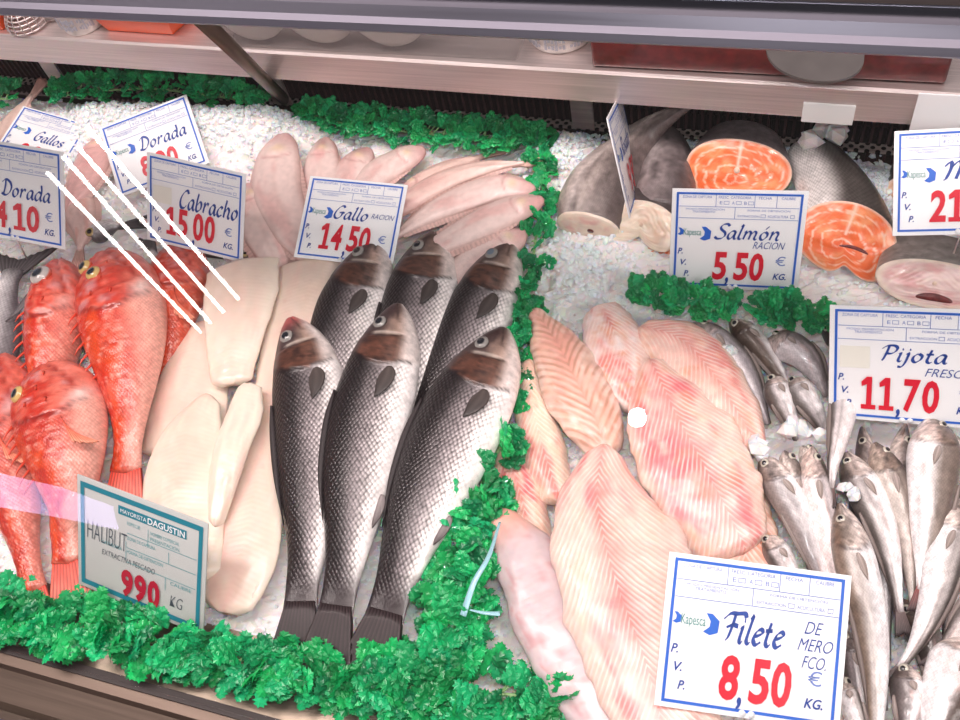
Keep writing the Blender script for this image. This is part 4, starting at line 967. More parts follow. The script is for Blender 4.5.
FL = [
 ([(4, 176), (6, 150), (12, 128), (22, 110), (32, 96)], [.012, .014, .02, .028, .036], 38, 'greyish pink flatfish at the far back left with forked-looking tail raised', dict(base='d9bfb4', pk='c09a90')),
 ([(100, 140), (92, 165), (80, 190), (66, 215)], [.02, .024, .022, .016], 42, 'reddish pink flatfish half in ice between the two left cards', dict(base='e8b8b4', pk='cf7c80')),
 ([(70, 185), (78, 205), (84, 228), (80, 250)], .014, 34, 'pink flatfish half sunk in the ice above the red fish', dict(base='f0d0c8', pk='e8a090')),
 ([(248, 186), (254, 208), (264, 232), (276, 262), (286, 290)], [.03, .032, .03, .024, .02], 44, 'flatfish with pink fringe lying just right of the card reading fifteen', dict(pk='e8a8a4')),
 ([(325, 140), (322, 165), (325, 195), (334, 225), (342, 250)], [.026, .03, .028, .024, .02], 38, 'flatfish with rosy head behind the top edge of the fourteen-fifty card', dict(pk='e29a9c')),
 ([(284, 136), (277, 162), (278, 196), (292, 228), (306, 252), (318, 280)], [.034, .038, .038, .034, .028, .022], 52, 'broad pale flatfish with round pinkish head left of the fourteen-fifty card', {}),
 ([(368, 150), (354, 168), (342, 195), (336, 225), (334, 250)], [.024, .028, .026, .022, .02], 40, 'flatfish rising behind the fourteen-fifty card near the middle of the back', {}),
 ([(402, 192), (430, 178), (458, 166), (484, 156)], [.022, .022, .02, .018], 22, 'narrow flatfish at the very back, its tail by the parsley', dict(base='e6c8be')),
 ([(424, 150), (398, 162), (374, 178), (352, 205), (338, 235)], [.028, .03, .03, .026, .02], 38, 'flatfish with yellowish head patch just in front of the back parsley', {}),
 ([(380, 222), (412, 200), (450, 180), (490, 168), (524, 164)], [.03, .034, .034, .032, .034], 28, 'long slender flatfish with brown tail tip, second from the back parsley', dict(base='e9cbc2', edge='b08478')),
 ([(534, 190), (500, 188), (462, 200), (424, 218), (392, 240)], [.036, .04, .04, .036, .03], 36, 'wide pale flatfish pointing its head at the divider, third from the back', {}),
 ([(542, 200), (508, 212), (470, 230), (432, 250), (400, 272)], [.044, .048, .048, .042, .034], 38, 'pale flatfish with pointed head overlapping the divider, just behind the seabass', {}),
 ([(524, 232), (500, 246), (470, 266), (446, 292), (430, 320)], [.036, .038, .036, .03, .024], 44, 'flatfish with torn rosy head peeking between the rear seabass', dict(pk='e8a4a0')),
]
for i, (pts, z, w, lab, kw) in enumerate(FL): flatfish(pts, z, w, lab, 80 + i, **kw)

# ---- fillets
def fillet(name, pts, z, hwl, hwr, ht, mat, colfn, label, cat_, group, seed, jag=.06, droop=.0, n=90, m=48, bump=.002, ridge=0):
    k = len(pts); ts = np.linspace(0, 1, k)
    # arc-length positions of the control points
    P = np.array([W(p[0], p[1], z if not hasattr(z, '__len__') else z[i]) for i, p in enumerate(pts)]); s_ = np.r_[0, np.cumsum(np.linalg.norm(np.diff(P, axis=0), axis=1))]; s_ /= s_[-1]
    endf = lambda t: np.clip(np.minimum(t, 1 - t) * 22 + .25, 0, 1) ** .5
    B = Body(pts, z, lambda t: np.interp(t, np.linspace(0, 1, 60), prof(list(zip(s_, hwl)), np.linspace(0, 1, 60))) * endf(t), lambda t: ht * endf(t) ** .8, n=n, m=m, low=.35, sq=.75, jag=jag, seed=seed,
             hwR=lambda t: np.interp(t, np.linspace(0, 1, 60), prof(list(zip(s_, hwr)), np.linspace(0, 1, 60))) * endf(t), droop=droop,
             disp=lambda t, v: bump * fbm(t * 8, v * 3, seed) * (1 - v ** 6) + ridge * (-np.exp(-(v / .06) ** 2)) * .8)
    o = B.build(name, mat, None, colfn, None); tag(o, label, cat_, group); return B
def pinkc(seed, a='f4c9bc', b_='e88f88', c_='f7e2d2', line='e6a596', mid=True, al=1., orange=.2):
    a, b_, c_, line = lin(a), lin(b_), lin(c_), lin(line)
    def f(t, v, sn):
        n1 = fbm(t * 5, v * 2, seed); n2 = fbm(t * 16, v * 6, seed + 3)
        c = mix(a, b_, sst(-.15, .5, n1 + .15 * (1 - np.abs(v) * 2))); c = mix(c, c_, sst(.1, .6, n2) * .6); c = mix(c, c_, sst(.7, 1, np.abs(v)) * .6)
        c = mix(c, lin('e8a070'), orange * sst(.1, .5, fbm(t * 11, v * 4, seed + 6)))
        if mid: c = mix(c, lin('dd8a78'), .55 * np.exp(-((v + .05 * fbm(t * 14, 0 * v, seed)) / .03) ** 2)); c = mix(c, b_, .45 * np.exp(-(v / .25) ** 2))
        return np.concatenate([np.clip(c, 0, 1), (al * (1 - .5 * sst(.2, .6, n2)))[..., None] * np.ones_like(t)[..., None]], -1)
    return f
def skinwhite(seed):
    def f(t, v, sn):
        n2 = fbm(t * 22, v * 8, seed)
        c = mix(lin('d2bfc2'), lin('cfa5a8'), sst(.1, .6, n2)); c = mix(c, lin('d98a80'), sst(.5, .7, fbm(t * 30, v * 16, seed + 2)) * .5 * sst(-.3, .5, v))
        c = mix(c, lin('efae9c'), (1 - sst(.05, .22, t)) * .9)
        return np.concatenate([np.clip(c, 0, 1), np.zeros_like(t)[..., None] + .1], -1)
    return f
PF, PB = MT['pink_flesh'], MT['brown_flesh']; GP = 'pink fish fillets'
FI = [
 ([(506, 436), (514, 470), (524, 505), (532, 545)], [.018, .022, .022, .018], [10, 22, 26, 22], [8, 18, 22, 20], PF, pinkc(1, b_='df6f74', a='f3cdb8'), 'small pink fillet with a red stripe beside the lower parsley divider'),
 ([(529, 362), (534, 410), (545, 455), (560, 500)], [.024, .026, .028, .026], [9, 20, 24, 16], [8, 18, 22, 16], PF, pinkc(2, mid=False, a='f6d3bd'), 'slender peach fillet edge running beneath the brown-banded one'),
 ([(734, 470), (738, 515), (745, 560), (750, 610)], [.02, .024, .024, .02], [40, 52, 52, 46], [26, 34, 36, 30], PF, pinkc(3, c_='f6ddc4', b_='eda088', orange=.7), 'orange-tinged fillet lying under the others next to the hakes'),
 ([(600, 308), (614, 335), (628, 370), (640, 410)], [.032, .036, .036, .032], [20, 34, 32, 12], [20, 30, 24, 10], PF, pinkc(4, a='f6d5cc', c_='fbeeee', mid=False, orange=.5), 'pale fillet with whitish skin patches behind the shiny spot'),
 ([(534, 312), (556, 345), (577, 385), (596, 425), (606, 456)], [.038, .042, .044, .04, .034], [9, 26, 34, 28, 16], [8, 24, 30, 26, 14], PB, pinkc(5, a='f0c6b4', b_='e8ac9c', c_='f7e0d4'), 'fillet with brown chevron bands near the upper parsley divider'),
 ([(640, 330), (682, 345), (712, 378), (738, 418), (756, 450)], [.038, .044, .044, .038, .03], [12, 40, 40, 32, 12], [14, 30, 30, 24, 12], PF, pinkc(6, c_='fae8d6', orange=.4), 'pale pink fillet lying along the small hakes at the top'),
 ([(650, 362), (672, 410), (698, 458), (722, 505), (744, 550)], [.044, .052, .054, .048, .036], [14, 48, 58, 56, 40], [16, 42, 52, 44, 26], PF, pinkc(7, b_='e6767c', orange=.35), 'wide rosy fillet under the shiny spot in the middle of the pile'),
 ([(497, 512), (523, 562), (552, 622), (590, 690), (618, 750)], [.04, .046, .048, .046, .04], [9, 30, 36, 34, 26], [16, 40, 50, 50, 40], MT['plain_flesh'], skinwhite(8), 'fillet turned to show its white skin side, by the lower parsley'),
 ([(604, 448), (598, 500), (608, 555), (626, 610), (646, 665), (662, 725), (672, 770)], [.06, .068, .07, .068, .064, .06, .056], [16, 44, 56, 58, 52, 44, 40], [16, 56, 78, 72, 60, 54, 50], PF, pinkc(9, b_='e67c80', c_='f8dcd0', orange=.25), 'big front pink fillet with a clear centre line left of the fillet card'),
]
for i, (pts, z, hl, hr, mt, cf, lab) in enumerate(FI): fillet('fish_fillet', pts, z, hl, hr, .011 if i < 8 else .013, mt, cf, lab, 'fillet', GP, 100 + i, jag=.15, droop=.006, ridge=.0015 if i in (4, 6, 8) else 0)
def whitec(seed, a='e9d3c3', b_='e6bcad', pk=.5):
    a, b_ = lin(a), lin(b_)
    def f(t, v, sn):
        c = mix(a, b_, sst(-.2, .6, fbm(t * 4, v * 2, seed)) * pk); c = mix(c, lin('f8eedd'), sst(.5, 1, np.abs(v)) * .6)
        c = mix(c, lin('eab0a0'), sst(.55, .8, fbm(t * 14, v * 9, seed + 2)) * .35)
        c = mix(c, lin('e2bfae'), .35 * np.exp(-((v + .1 * fbm(t * 6, 0 * v, seed)) / .04) ** 2)); c = mix(c, lin('f0c9bd'), .5 * sst(.1, .5, fbm(t * 3, v * 5, seed + 30)))
        return np.concatenate([np.clip(c, 0, 1), .35 * np.ones_like(t)[..., None]], -1)
    return f
GW = 'white halibut fillets'; WF = MT['white_flesh']
HF = [
 ([(206, 322), (192, 365), (178, 410), (166, 455)], [.022, .026, .024, .02], [16, 32, 34, 30], [14, 40, 50, 50], 'halibut fillet lowest in the pile next to the big red fish', whitec(1, b_='f2c8bc')),
 ([(316, 258), (308, 300), (296, 350), (284, 410), (280, 440)], [.034, .038, .036, .03, .026], [42, 42, 40, 34, 28], [28, 26, 22, 20, 14], 'halibut fillet at the back right, under the card reading fourteen fifty', whitec(2)),
 ([(238, 262), (236, 300), (234, 340), (231, 384)], [.044, .05, .05, .044], [36, 36, 30, 20], [44, 42, 28, 18], 'square-topped halibut fillet lying over the back of the pile', whitec(3, b_='f4dccf')),
 ([(268, 408), (262, 460), (252, 515), (240, 565), (226, 612)], [.028, .034, .036, .034, .026], [18, 34, 44, 42, 26], [14, 20, 30, 34, 22], 'pinkish halibut fillet against the nearest seabass', whitec(4, b_='f1c9be', pk=.9)),
 ([(208, 395), (190, 430), (180, 475), (180, 530), (186, 585)], [.044, .05, .052, .048, .04], [9, 32, 40, 40, 30], [12, 36, 46, 44, 34], 'largest halibut fillet directly behind the teal-edged card', whitec(5, a='efdccb')),
 ([(246, 384), (240, 415), (230, 450), (221, 490), (215, 525)], [.052, .058, .06, .056, .05], [10, 18, 20, 16, 8], [16, 22, 18, 13, 6], 'narrow folded halibut piece on the middle of the pile', whitec(6, a='f0e0d0', b_='ecd2c2')),
 ([(270, 545), (262, 570), (252, 600)], [.03, .03, .026], [8, 9, 6], [8, 9, 6], 'small halibut flap at the bottom beside the ice', whitec(7)),
]
for i, (pts, z, hl, hr, lab, cf) in enumerate(HF): fillet('halibut_fillet', pts, z, hl, hr, .0055 if i != 5 else .0045, WF, cf, lab, 'fillet', GW, 130 + i, jag=.05, droop=.005, bump=.0015)

# ---- cut pieces: skin-covered trunk plus a cut face
def piece(name, cpx, z, rx, ry_, Nrm, label, shape, face_col, face_mat, skin_mat, skin_col, length, taper=.7, bend=(0, 0, 0), roll=0., group=None, dome=.004, cat_='fish piece', cavity=None, bone=True, ax=(0, 1, -.08)):
    ax = np.array(ax, float); ax /= np.linalg.norm(ax)
    c = W(cpx[0], cpx[1], z); sc = mpp(c); Nn = np.array(Nrm, float); Nn /= np.linalg.norm(Nn)
    Rt = np.cross([0, 0, 1.], Nn); Rt /= np.linalg.norm(Rt); Rt = -Rt if Rt[0] < 0 else Rt; Up = np.cross(Nn, Rt); Up = -Up if Up[2] < 0 else Up
    cr, sr = math.cos(roll), math.sin(roll); Rt, Up = Rt * cr + Up * sr, Up * cr - Rt * sr
    rx *= sc; ry_ *= sc; m = 72; th = np.arange(m) * 2 * PI / m; rad = shape(th)
    root = empty(name, (c[0], c[1], max(0, c[2] - ry_)), label, cat_, group)
    n = 26; V = []; C = []
    for i in range(n):
        a = i / (n - 1); s_ = 1 - (1 - taper) * a ** 1.3; 
        if a > .85: s_ *= math.sqrt(max(0.02, 1 - ((a - .85) / .15) ** 2))
        o_ = c + ax * (length * a) + np.array(bend) * a * a
        keep = 1 if i else .985
        rr = 1 + (rad - 1) * (1 - .6 * a)
        for j in range(m): V.append(o_ + (Rt * math.cos(th[j]) * rx + Up * math.sin(th[j]) * ry_) * rr[j] * s_ * keep)
        C.append(skin_col(np.full(m, a), th))
    Fc = [(i * m + j, i * m + (j + 1) % m, (i + 1) * m + (j + 1) % m, (i + 1) * m + j) for i in range(n - 1) for j in range(m)] + [tuple((n - 1) * m + j for j in range(m))]
    V = np.array(V); V[:, 2] = np.maximum(V[:, 2], .003)
    C = np.concatenate(C); uv = np.array([(i * length / (n - 1), (th[j] - PI / 2) * (rx + ry_) / 2) for i in range(n) for j in range(m)])
    mesh('skin', V, Fc, skin_mat, root, True, C, uv)
    # cut face
    nr = 26; V = []; C = []; UV = []
    for i in range(nr):
        q = i / (nr - 1)
        for j in range(m):
            x_, y_ = math.cos(th[j]) * q * rad[j], math.sin(th[j]) * q * rad[j]
            V.append(c + Rt * x_ * rx + Up * y_ * ry_ + Nn * (dome * (1 - q ** 3) + .0006 + .0012 * float(vn(x_ * 5, y_ * 5, 3))))
        C.append(face_col(np.full(m, q), th)); UV += [(q * (rx + ry_) / 2 * (1 + .25 * math.sin(3 * th[j])), 0) for j in range(m)]
    Fc = [(i * m + j, i * m + (j + 1) % m, (i + 1) * m + (j + 1) % m, (i + 1) * m + j) for i in range(nr - 1) for j in range(m)]
    k = len(V); 
    V += [c + (Rt * math.cos(a) * rx + Up * math.sin(a) * ry_) * rad[j] * .97 - Nn * .004 for j, a in enumerate(th)]; C.append(face_col(np.full(m, 1.), th)); UV += [(0, 0)] * m
    Fc += [((nr - 1) * m + j, (nr - 1) * m + (j + 1) % m, k + (j + 1) % m, k + j) for j in range(m)]
    V = np.array(V); V[:, 2] = np.maximum(V[:, 2], .002)
    f = mesh('cut_face', V, Fc, face_mat, root, True, np.concatenate(C), np.array(UV))
    P_ = lambda x_, y_, l=.003: c + Rt * x_ * rx + Up * y_ * ry_ + Nn * (dome + l)
    if bone:
        b = MB(); b.tube([P_(0, .05, -.004), P_(0, .05, .0012)], min(rx, ry_) * .09, 14); b.build('backbone', mat_bone, root, True)
    if cavity:
        cx, cy, aw, ah = cavity; V = []; mm = 24
        for q, dz in ((1, .0004), (.8, .0012), (.0, .0014)):
            V += [P_(cx + aw * q * math.cos(2 * PI * j / mm), cy + ah * q * math.sin(2 * PI * j / mm) - .25 * aw * (q * math.cos(2 * PI * j / mm)) ** 2, dz) for j in range(mm)]
        Fc = [(i * mm + j, i * mm + (j + 1) % mm, (i + 1) * mm + (j + 1) % mm, (i + 1) * mm + j) for i in range(2) for j in range(mm)]
        mesh('belly_opening', V, Fc, mat_cavity, root, True)
    return root
mat_bone = mat_plain('cut backbone', 'e8cdb8', .4); mat_cavity = mat_plain('dark belly opening', '6a2a2a', .3, noise=.4, nscale=200)
def skc(dark, light, seed, sp=.35, lo=-.3, phi=0.):
    d, l = lin(dark), lin(light)
    def f(a, th):
        u = np.sin(th + phi); c = mix(l, d, sst(lo, .6, u)); n = fbm(a * 6, th * 3, seed)
        c = c * (1 + .35 * n)[..., None]; c = mix(c, d * .5, sst(.35, .6, fbm(a * 22, th * 9, seed + 1)) * sp)
        return np.concatenate([np.clip(c, 0, 1), np.ones_like(a)[..., None]], -1)
    return f
def salf(seed):
    def f(q, th):
        x_, y_ = q * np.cos(th), q * np.sin(th)
        c = mix(lin('f0703a'), lin('f59a66'), sst(-.2, .5, fbm(x_ * 4, y_ * 4, seed)))
        # curved white muscle lines
        w = np.abs(np.sin(15 * (np.sqrt((np.abs(x_) - .1) ** 2 + (y_ * .8 + .15) ** 2) + .08 * fbm(x_ * 5, y_ * 5, seed + 2))))
        c = mix(c, lin('ffd9c0'), sst(.93, 1, w) * .75)
        c = mix(c, lin('fbe0cc'), .8 * np.exp(-(x_ / .03) ** 2) * (y_ > .1)); c = mix(c, lin('f9d8c4'), sst(.93, .99, q))
        c = mix(c, lin('e04a2c'), .4 * np.exp(-((x_ ** 2 + (y_ + .25) ** 2) / .05)))
        return np.concatenate([np.clip(c, 0, 1), np.zeros_like(q)[..., None] + .12], -1)
    return f
def palef(seed, a='f0d8c4', b_='e6b4a8', blood=.6):
    def f(q, th):
        x_, y_ = q * np.cos(th), q * np.sin(th)
        c = mix(lin(a), lin(b_), sst(-.1, .5, fbm(x_ * 3, y_ * 3, seed)))
        c = mix(c, lin('c8434a'), blood * np.exp(-((x_ - .1) ** 2 + (y_ + .45) ** 2) / .04)); c = mix(c, lin('c8606a'), blood * .7 * np.exp(-((x_ + .35) ** 2 + (y_ + .3) ** 2) / .02))
        c = mix(c, lin('f6e6d4'), sst(.8, .95, q) * .8)
        w = np.abs(np.sin(9 * np.sqrt((np.abs(x_) - .2) ** 2 + y_ ** 2) + 2 * fbm(x_ * 4, y_ * 4, seed)))
        c = mix(c, lin('faecdf'), sst(.9, 1, w) * .35)
        return np.concatenate([np.clip(c, 0, 1), np.ones_like(q)[..., None] * .5], -1)
    return f
oval = lambda th: 1 + .04 * np.cos(2 * th) + .03 * np.sin(3 * th + .4)
flap = lambda th: 1 + .05 * np.cos(th) + .22 * np.exp(-((th - (2 * PI - .75)) / .28) ** 2) - .28 * np.exp(-((th - (2 * PI - 1.25)) / .2) ** 2)
ring_ = lambda th: 1 - .55 * np.exp(-((th - PI * 1.5) / .42) ** 2) + .12 * np.exp(-((th - PI * 1.5 - .8) / .3) ** 2) + .12 * np.exp(-((th - PI * 1.5 + .8) / .3) ** 2)
# dark tapering fish behind the edge-on card, its cut end towards the front
def longpiece(pts, z, w, ht, label, seed, facec, HW, flip=1, face=True, sk=('6e6260', 'bdb0aa')):
    P0 = W(pts[0][0], pts[0][1], 0); root = empty('fish_piece', (P0[0], P0[1], 0), label, 'fish piece')
    d, l = lin(sk[0]), lin(sk[1])
    def cf(t, v, sn):
        w_ = v + .25 * fbm(t * 5, v * 2, seed); c = mix(l, d, sst(-.5, .5, w_)); c = mix(c, lin('cfc6c4'), .35 * np.exp(-((w_ + .5) / .15) ** 2)); c = mix(c, d * .7, sst(.2, .5, fbm(t * 3, v * 9, seed + 3)) * .6)
        return np.concatenate([np.clip(c * (1 + .3 * fbm(t * 26, v * 9, seed))[..., None], 0, 1), np.ones_like(t)[..., None]], -1)
    B = Body(pts, z, lambda t: prof(HW, t) * w / 2, lambda t: prof(HW, t) ** .9 * ht, n=80, m=48, low=.9, flip=flip, seed=seed, cap0=0 if face else .6, disp=lambda t, v: .002 * fbm(t * 7, v * 3, seed))
    B.build('skin', MT['dark'], root, cf)
    if face:
        ring = B.P[0]; c = ring.mean(0); V = []; C = []; n = 20; m = B.m; T0 = -B.T[0]
        dirn = T0 + np.array([0, 0, .0])
        for i in range(n):
            q = i / (n - 1)
            for j in range(m):
                p = c + (ring[j] - c) * q; V.append(p + dirn * (.006 * (1 - q ** 2.5) + .003)); 
            C.append(facec(np.full(m, q), B.th))
        k = len(V); V += [c + (ring[j] - c) * 1.0 - dirn * .001 for j in range(m)]; C.append(facec(np.full(m, 1.), B.th))
        Fc = [(i * m + j, i * m + (j + 1) % m, (i + 1) * m + (j + 1) % m, (i + 1) * m + j) for i in range(n) for j in range(m)]
        mesh('cut_face', V, Fc, MT['plain_flesh'], root, True, np.concatenate(C), np.zeros((len(V), 2)))
        p = c + dirn * .0085 + np.array([.006, 0, .003]); b = MB(); b.tube([p - dirn * .002, p + dirn * .0015], .0042, 12); b.build('backbone', mat_cavity, root, True)
    return B
longpiece([(660, 215), (665, 180), (667, 150), (668, 132)], [.03, .036, .036, .034], 62, .032, 'dark grey fish trunk lying behind the edge-on card, right of the long tapering one', 61, palef(1), [(0, 1), (.3, 1), (.7, .8), (.9, .5), (1, .3)], face=False, sk=('5e5556', '8d8282'))
longpiece([(588, 226), (598, 196), (618, 165), (645, 135), (670, 116), (694, 103)], [.036, .042, .048, .062, .085, .108], 74, .034, 'long grey tapering fish with a pale cut end in front, tip under the shelf', 62, palef(2), [(0, .86), (.15, 1), (.35, .92), (.55, .62), (.75, .36), (.9, .2), (1, .1)])
piece('salmon_piece', (737, 172), .055, 50, 34, (-.05, -.72, .69), 'orange salmon steak with a dark skin arch, behind the salmon card', oval, salf(1), MT['salmon_flesh'], MT['dark'], skc('6a6264', 'b5aeac', 1), .055, .75, cat_='salmon piece', group='salmon cuts')
piece('salmon_piece', (843, 238), .045, 50, 36, (.12, -.70, .70), 'salmon tail half with silvery grey skin right of the salmon card', flap, salf(2), MT['salmon_flesh'], MT['silver'], skc('5a5552', 'e2dedc', 2, .3, .1, phi=.75), .135, .6, bend=(-.05, 0, .01), roll=-.35, cat_='salmon piece', group='salmon cuts', cavity=(.28, -.15, .32, .05), bone=False)
piece('salmon_piece', (652, 190), .035, 17, 13, (-.1, -.7, .7), 'little orange salmon slice tucked beside the edge-on card', oval, salf(3), MT['salmon_flesh'], MT['dark'], skc('6a6462', 'cfc9c4', 3), .03, .8, cat_='salmon piece', group='salmon cuts', bone=False)
piece('salmon_piece', (657, 249), .02, 15, 6, (-.1, -.6, .8), 'thin orange salmon scrap under the pale ring-shaped steak', oval, salf(4), MT['salmon_flesh'], MT['dark'], skc('b9a49a', 'e9c8b4', 4), .02, .8, cat_='salmon piece', group='salmon cuts', bone=False)
piece('hake_steak', (642, 226), .042, 38, 25, (-.12, -.62, .78), 'pale ring-shaped fish steak with open belly left of the salmon card', ring_, palef(5, 'f6e6d0', 'eed0b8', .1), MT['plain_flesh'], MT['dark'], skc('5c5454', 'd9cfc8', 5), .03, .9, cat_='fish steak')
piece('hake_piece', (934, 284), .03, 54, 25, (-.05, -.72, .69), 'pink-grey cut fish trunk with dark belly opening below the twenty-one card', oval, palef(6, 'ecd0cc', 'dfaaa8', .2), MT['plain_flesh'], MT['dark'], skc('8a827e', 'c8beba', 6, .6), .05, .9, cat_='fish piece', cavity=(.05, -.5, .32, .16))
piece('hake_piece', (905, 195), .03, 20, 18, (-.3, -.7, .6), 'peach piece of fish showing a sliver behind the salmon tail half', oval, palef(7, 'f0c8a8', 'e8b090', .0), MT['plain_flesh'], MT['dark'], skc('4a4440', '8a807a', 7), .05, .7, cat_='fish piece', bone=False)

# ------------------------------------------------------------------ price cards
_pin_mat = MT['steel']
def text_vf(s, size=1., shear=0., offset=0., sx=1.):
    cu = bpy.data.curves.new('t', 'FONT'); cu.body = s; cu.size = size; cu.shear = shear; cu.offset = offset; cu.resolution_u = 3
    o = bpy.data.objects.new('t', cu); COL.objects.link(o); bpy.context.view_layer.update()
    me = bpy.data.meshes.new_from_object(o.evaluated_get(bpy.context.evaluated_depsgraph_get()))
    V = np.array([v.co[:] for v in me.vertices]); Fc = [tuple(p.vertices) for p in me.polygons]
    bpy.data.objects.remove(o); bpy.data.meshes.remove(me); bpy.data.curves.remove(cu)
    return V[:, :2], Fc
# broad-pen lettering: strokes on a grid, x-height 1
GL = {
 'F': (1.5, [[(0, 1.35), (.5, 1.75), (1.1, 1.8), (1.75, 1.85), (1.95, 1.6)], [(.95, 1.75), (.9, 1.1), (.75, .3), (.55, 0)], [(.4, .85), (.9, 1.05), (1.4, 1.0)]]),
 'S': (1.25, [[(1.35, 1.6), (1.05, 1.85), (.6, 1.75), (.4, 1.4), (.6, 1.1), (1.0, .8), (1.1, .4), (.8, .05), (.3, 0), (0, .25)]]),
 'P': (1.4, [[(.55, 1.75), (.5, 1.), (.4, .3), (.3, 0)], [(0, 1.4), (.4, 1.75), (1.0, 1.8), (1.3, 1.5), (1.15, 1.05), (.8, .85), (.5, .9)]]),
 'C': (1.3, [[(1.3, 1.55), (1.1, 1.85), (.7, 1.7), (.3, 1.15), (.2, .5), (.45, .05), (.9, .05), (1.2, .35)]]),
 'D': (1.5, [[(.5, 1.75), (.5, 1.), (.4, .1)], [(0, 1.5), (.5, 1.85), (1.1, 1.6), (1.4, 1.1), (1.25, .45), (.8, .05), (.4, .08), (.1, .2)]]),
 'G': (1.5, [[(1.3, 1.6), (1.05, 1.85), (.65, 1.7), (.3, 1.15), (.2, .5), (.5, .05), (.95, .1), (1.2, .5), (1.2, .9)], [(.8, .85), (1.2, .92), (1.5, .85)]]),
 'M': (2.2, [[(.0, 1.3), (.3, 1.75), (.45, 1.2), (.35, .2), (.2, 0)], [(.45, 1.2), (.8, 1.75), (1.05, 1.5), (1.0, .1)], [(1.05, 1.2), (1.4, 1.75), (1.7, 1.5), (1.65, .3), (1.9, 0), (2.1, .15)]]),
 'a': (1.05, [[(.85, .9), (.5, 1), (.15, .65), (.12, .2), (.35, 0), (.65, .3), (.85, .95)], [(.85, .95), (.8, .25), (.95, .02), (1.1, .15)]]),
 'b': (1.05, [[(.25, 1.8), (.15, 1), (.15, .2), (.4, 0), (.8, .3), (.85, .8), (.6, 1), (.2, .6)]]),
 'c': (.9, [[(.8, .85), (.55, 1), (.2, .7), (.12, .25), (.4, 0), (.8, .2)]]),
 'd': (1.1, [[(.8, .9), (.5, 1), (.15, .65), (.12, .2), (.35, 0), (.7, .3), (.9, 1.0), (.75, 1.8)], [(.9, .9), (.85, .2), (1.05, 0)]]),
 'e': (.9, [[(.15, .5), (.5, .6), (.8, .8), (.6, 1), (.25, .8), (.12, .3), (.4, 0), (.8, .2)]]),
 'h': (1.1, [[(.25, 1.8), (.15, .9), (.1, 0)], [(.15, .5), (.5, 1), (.8, .8), (.75, .2), (.9, 0), (1.05, .12)]]),
 'i': (.5, [[(.05, .85), (.2, 1), (.15, .2), (.3, 0), (.45, .12)], [(.22, 1.42), (.34, 1.42)]]),
 'j': (.5, [[(.05, .85), (.25, 1), (.2, 0), (.0, -.6), (-.35, -.6)], [(.22, 1.42), (.34, 1.42)]]),
 'l': (.5, [[(.1, 1.55), (.3, 1.8), (.2, .9), (.15, .2), (.35, 0), (.5, .12)]]),
 'm': (1.7, [[(.0, .85), (.2, 1), (.15, .4), (.1, 0)], [(.15, .5), (.5, 1), (.75, .8), (.7, 0)], [(.72, .5), (1.1, 1), (1.35, .8), (1.3, .2), (1.45, 0), (1.6, .12)]]),
 'n': (1.15, [[(.0, .85), (.2, 1), (.15, .4), (.1, 0)], [(.15, .5), (.55, 1), (.85, .8), (.8, .2), (.95, 0), (1.1, .12)]]),
 'o': (1.0, [[(.45, 1), (.15, .7), (.12, .25), (.4, 0), (.75, .3), (.8, .75), (.5, 1)]]),
 'ó': (1.0, [[(.45, 1), (.15, .7), (.12, .25), (.4, 0), (.75, .3), (.8, .75), (.5, 1)], [(.45, 1.3), (.75, 1.7)]]),
 'r': (.85, [[(.0, .85), (.2, 1), (.15, .4), (.1, 0)], [(.15, .5), (.5, 1), (.78, .9)]]),
 's': (.8, [[(.7, .9), (.4, 1), (.15, .75), (.4, .5), (.65, .25), (.4, 0), (.05, .1)]]),
 't': (.7, [[(.35, 1.5), (.25, .8), (.22, .2), (.45, 0), (.65, .15)], [(.0, .95), (.6, 1.0)]]),
}
def pen_text(s, nib=.13, ang=40, shear=.22, thin=.035, track=.12):
    V = []; Fc = []; x0 = 0; a = math.radians(ang); nv = np.array([math.cos(a), math.sin(a)]) * nib
    for ch in s:
        if ch == ' ': x0 += .8; continue
        w, st = GL[ch]
        for k_, pts in enumerate(st):
            P = np.array([(p[0] + x0 + p[1] * shear, p[1]) for p in pts], float)
            C, L = cat(np.c_[P, np.zeros(len(P))], max(8, 5 * len(P))); C = C[:, :2]
            T = np.gradient(C, axis=0); T /= np.linalg.norm(T, axis=1)[:, None] + 1e-9; Nn = np.c_[-T[:, 1], T[:, 0]] * thin
            # offset by the pen edge projected on the stroke normal
            b0 = len(V); off = Nn + Nn / thin * np.abs((Nn / thin) @ nv)[:, None]
            for c, o_ in zip(C, off): V += [c + o_, c - o_]
            Fc += [(b0 + 2 * i, b0 + 2 * i + 1, b0 + 2 * i + 3, b0 + 2 * i + 2) for i in range(len(C) - 1)]
        x0 += w + track
    return np.array(V), Fc
def fit(V, box, keep=False):
    lo, hi = V.min(0), V.max(0); x0, x1, y0, y1 = box
    sx, sy = (x1 - x0) / (hi[0] - lo[0]), (y1 - y0) / (hi[1] - lo[1])
    if keep: sx = sy = min(sx, sy)
    return (V - lo) * [sx, sy] + [x0, y0]
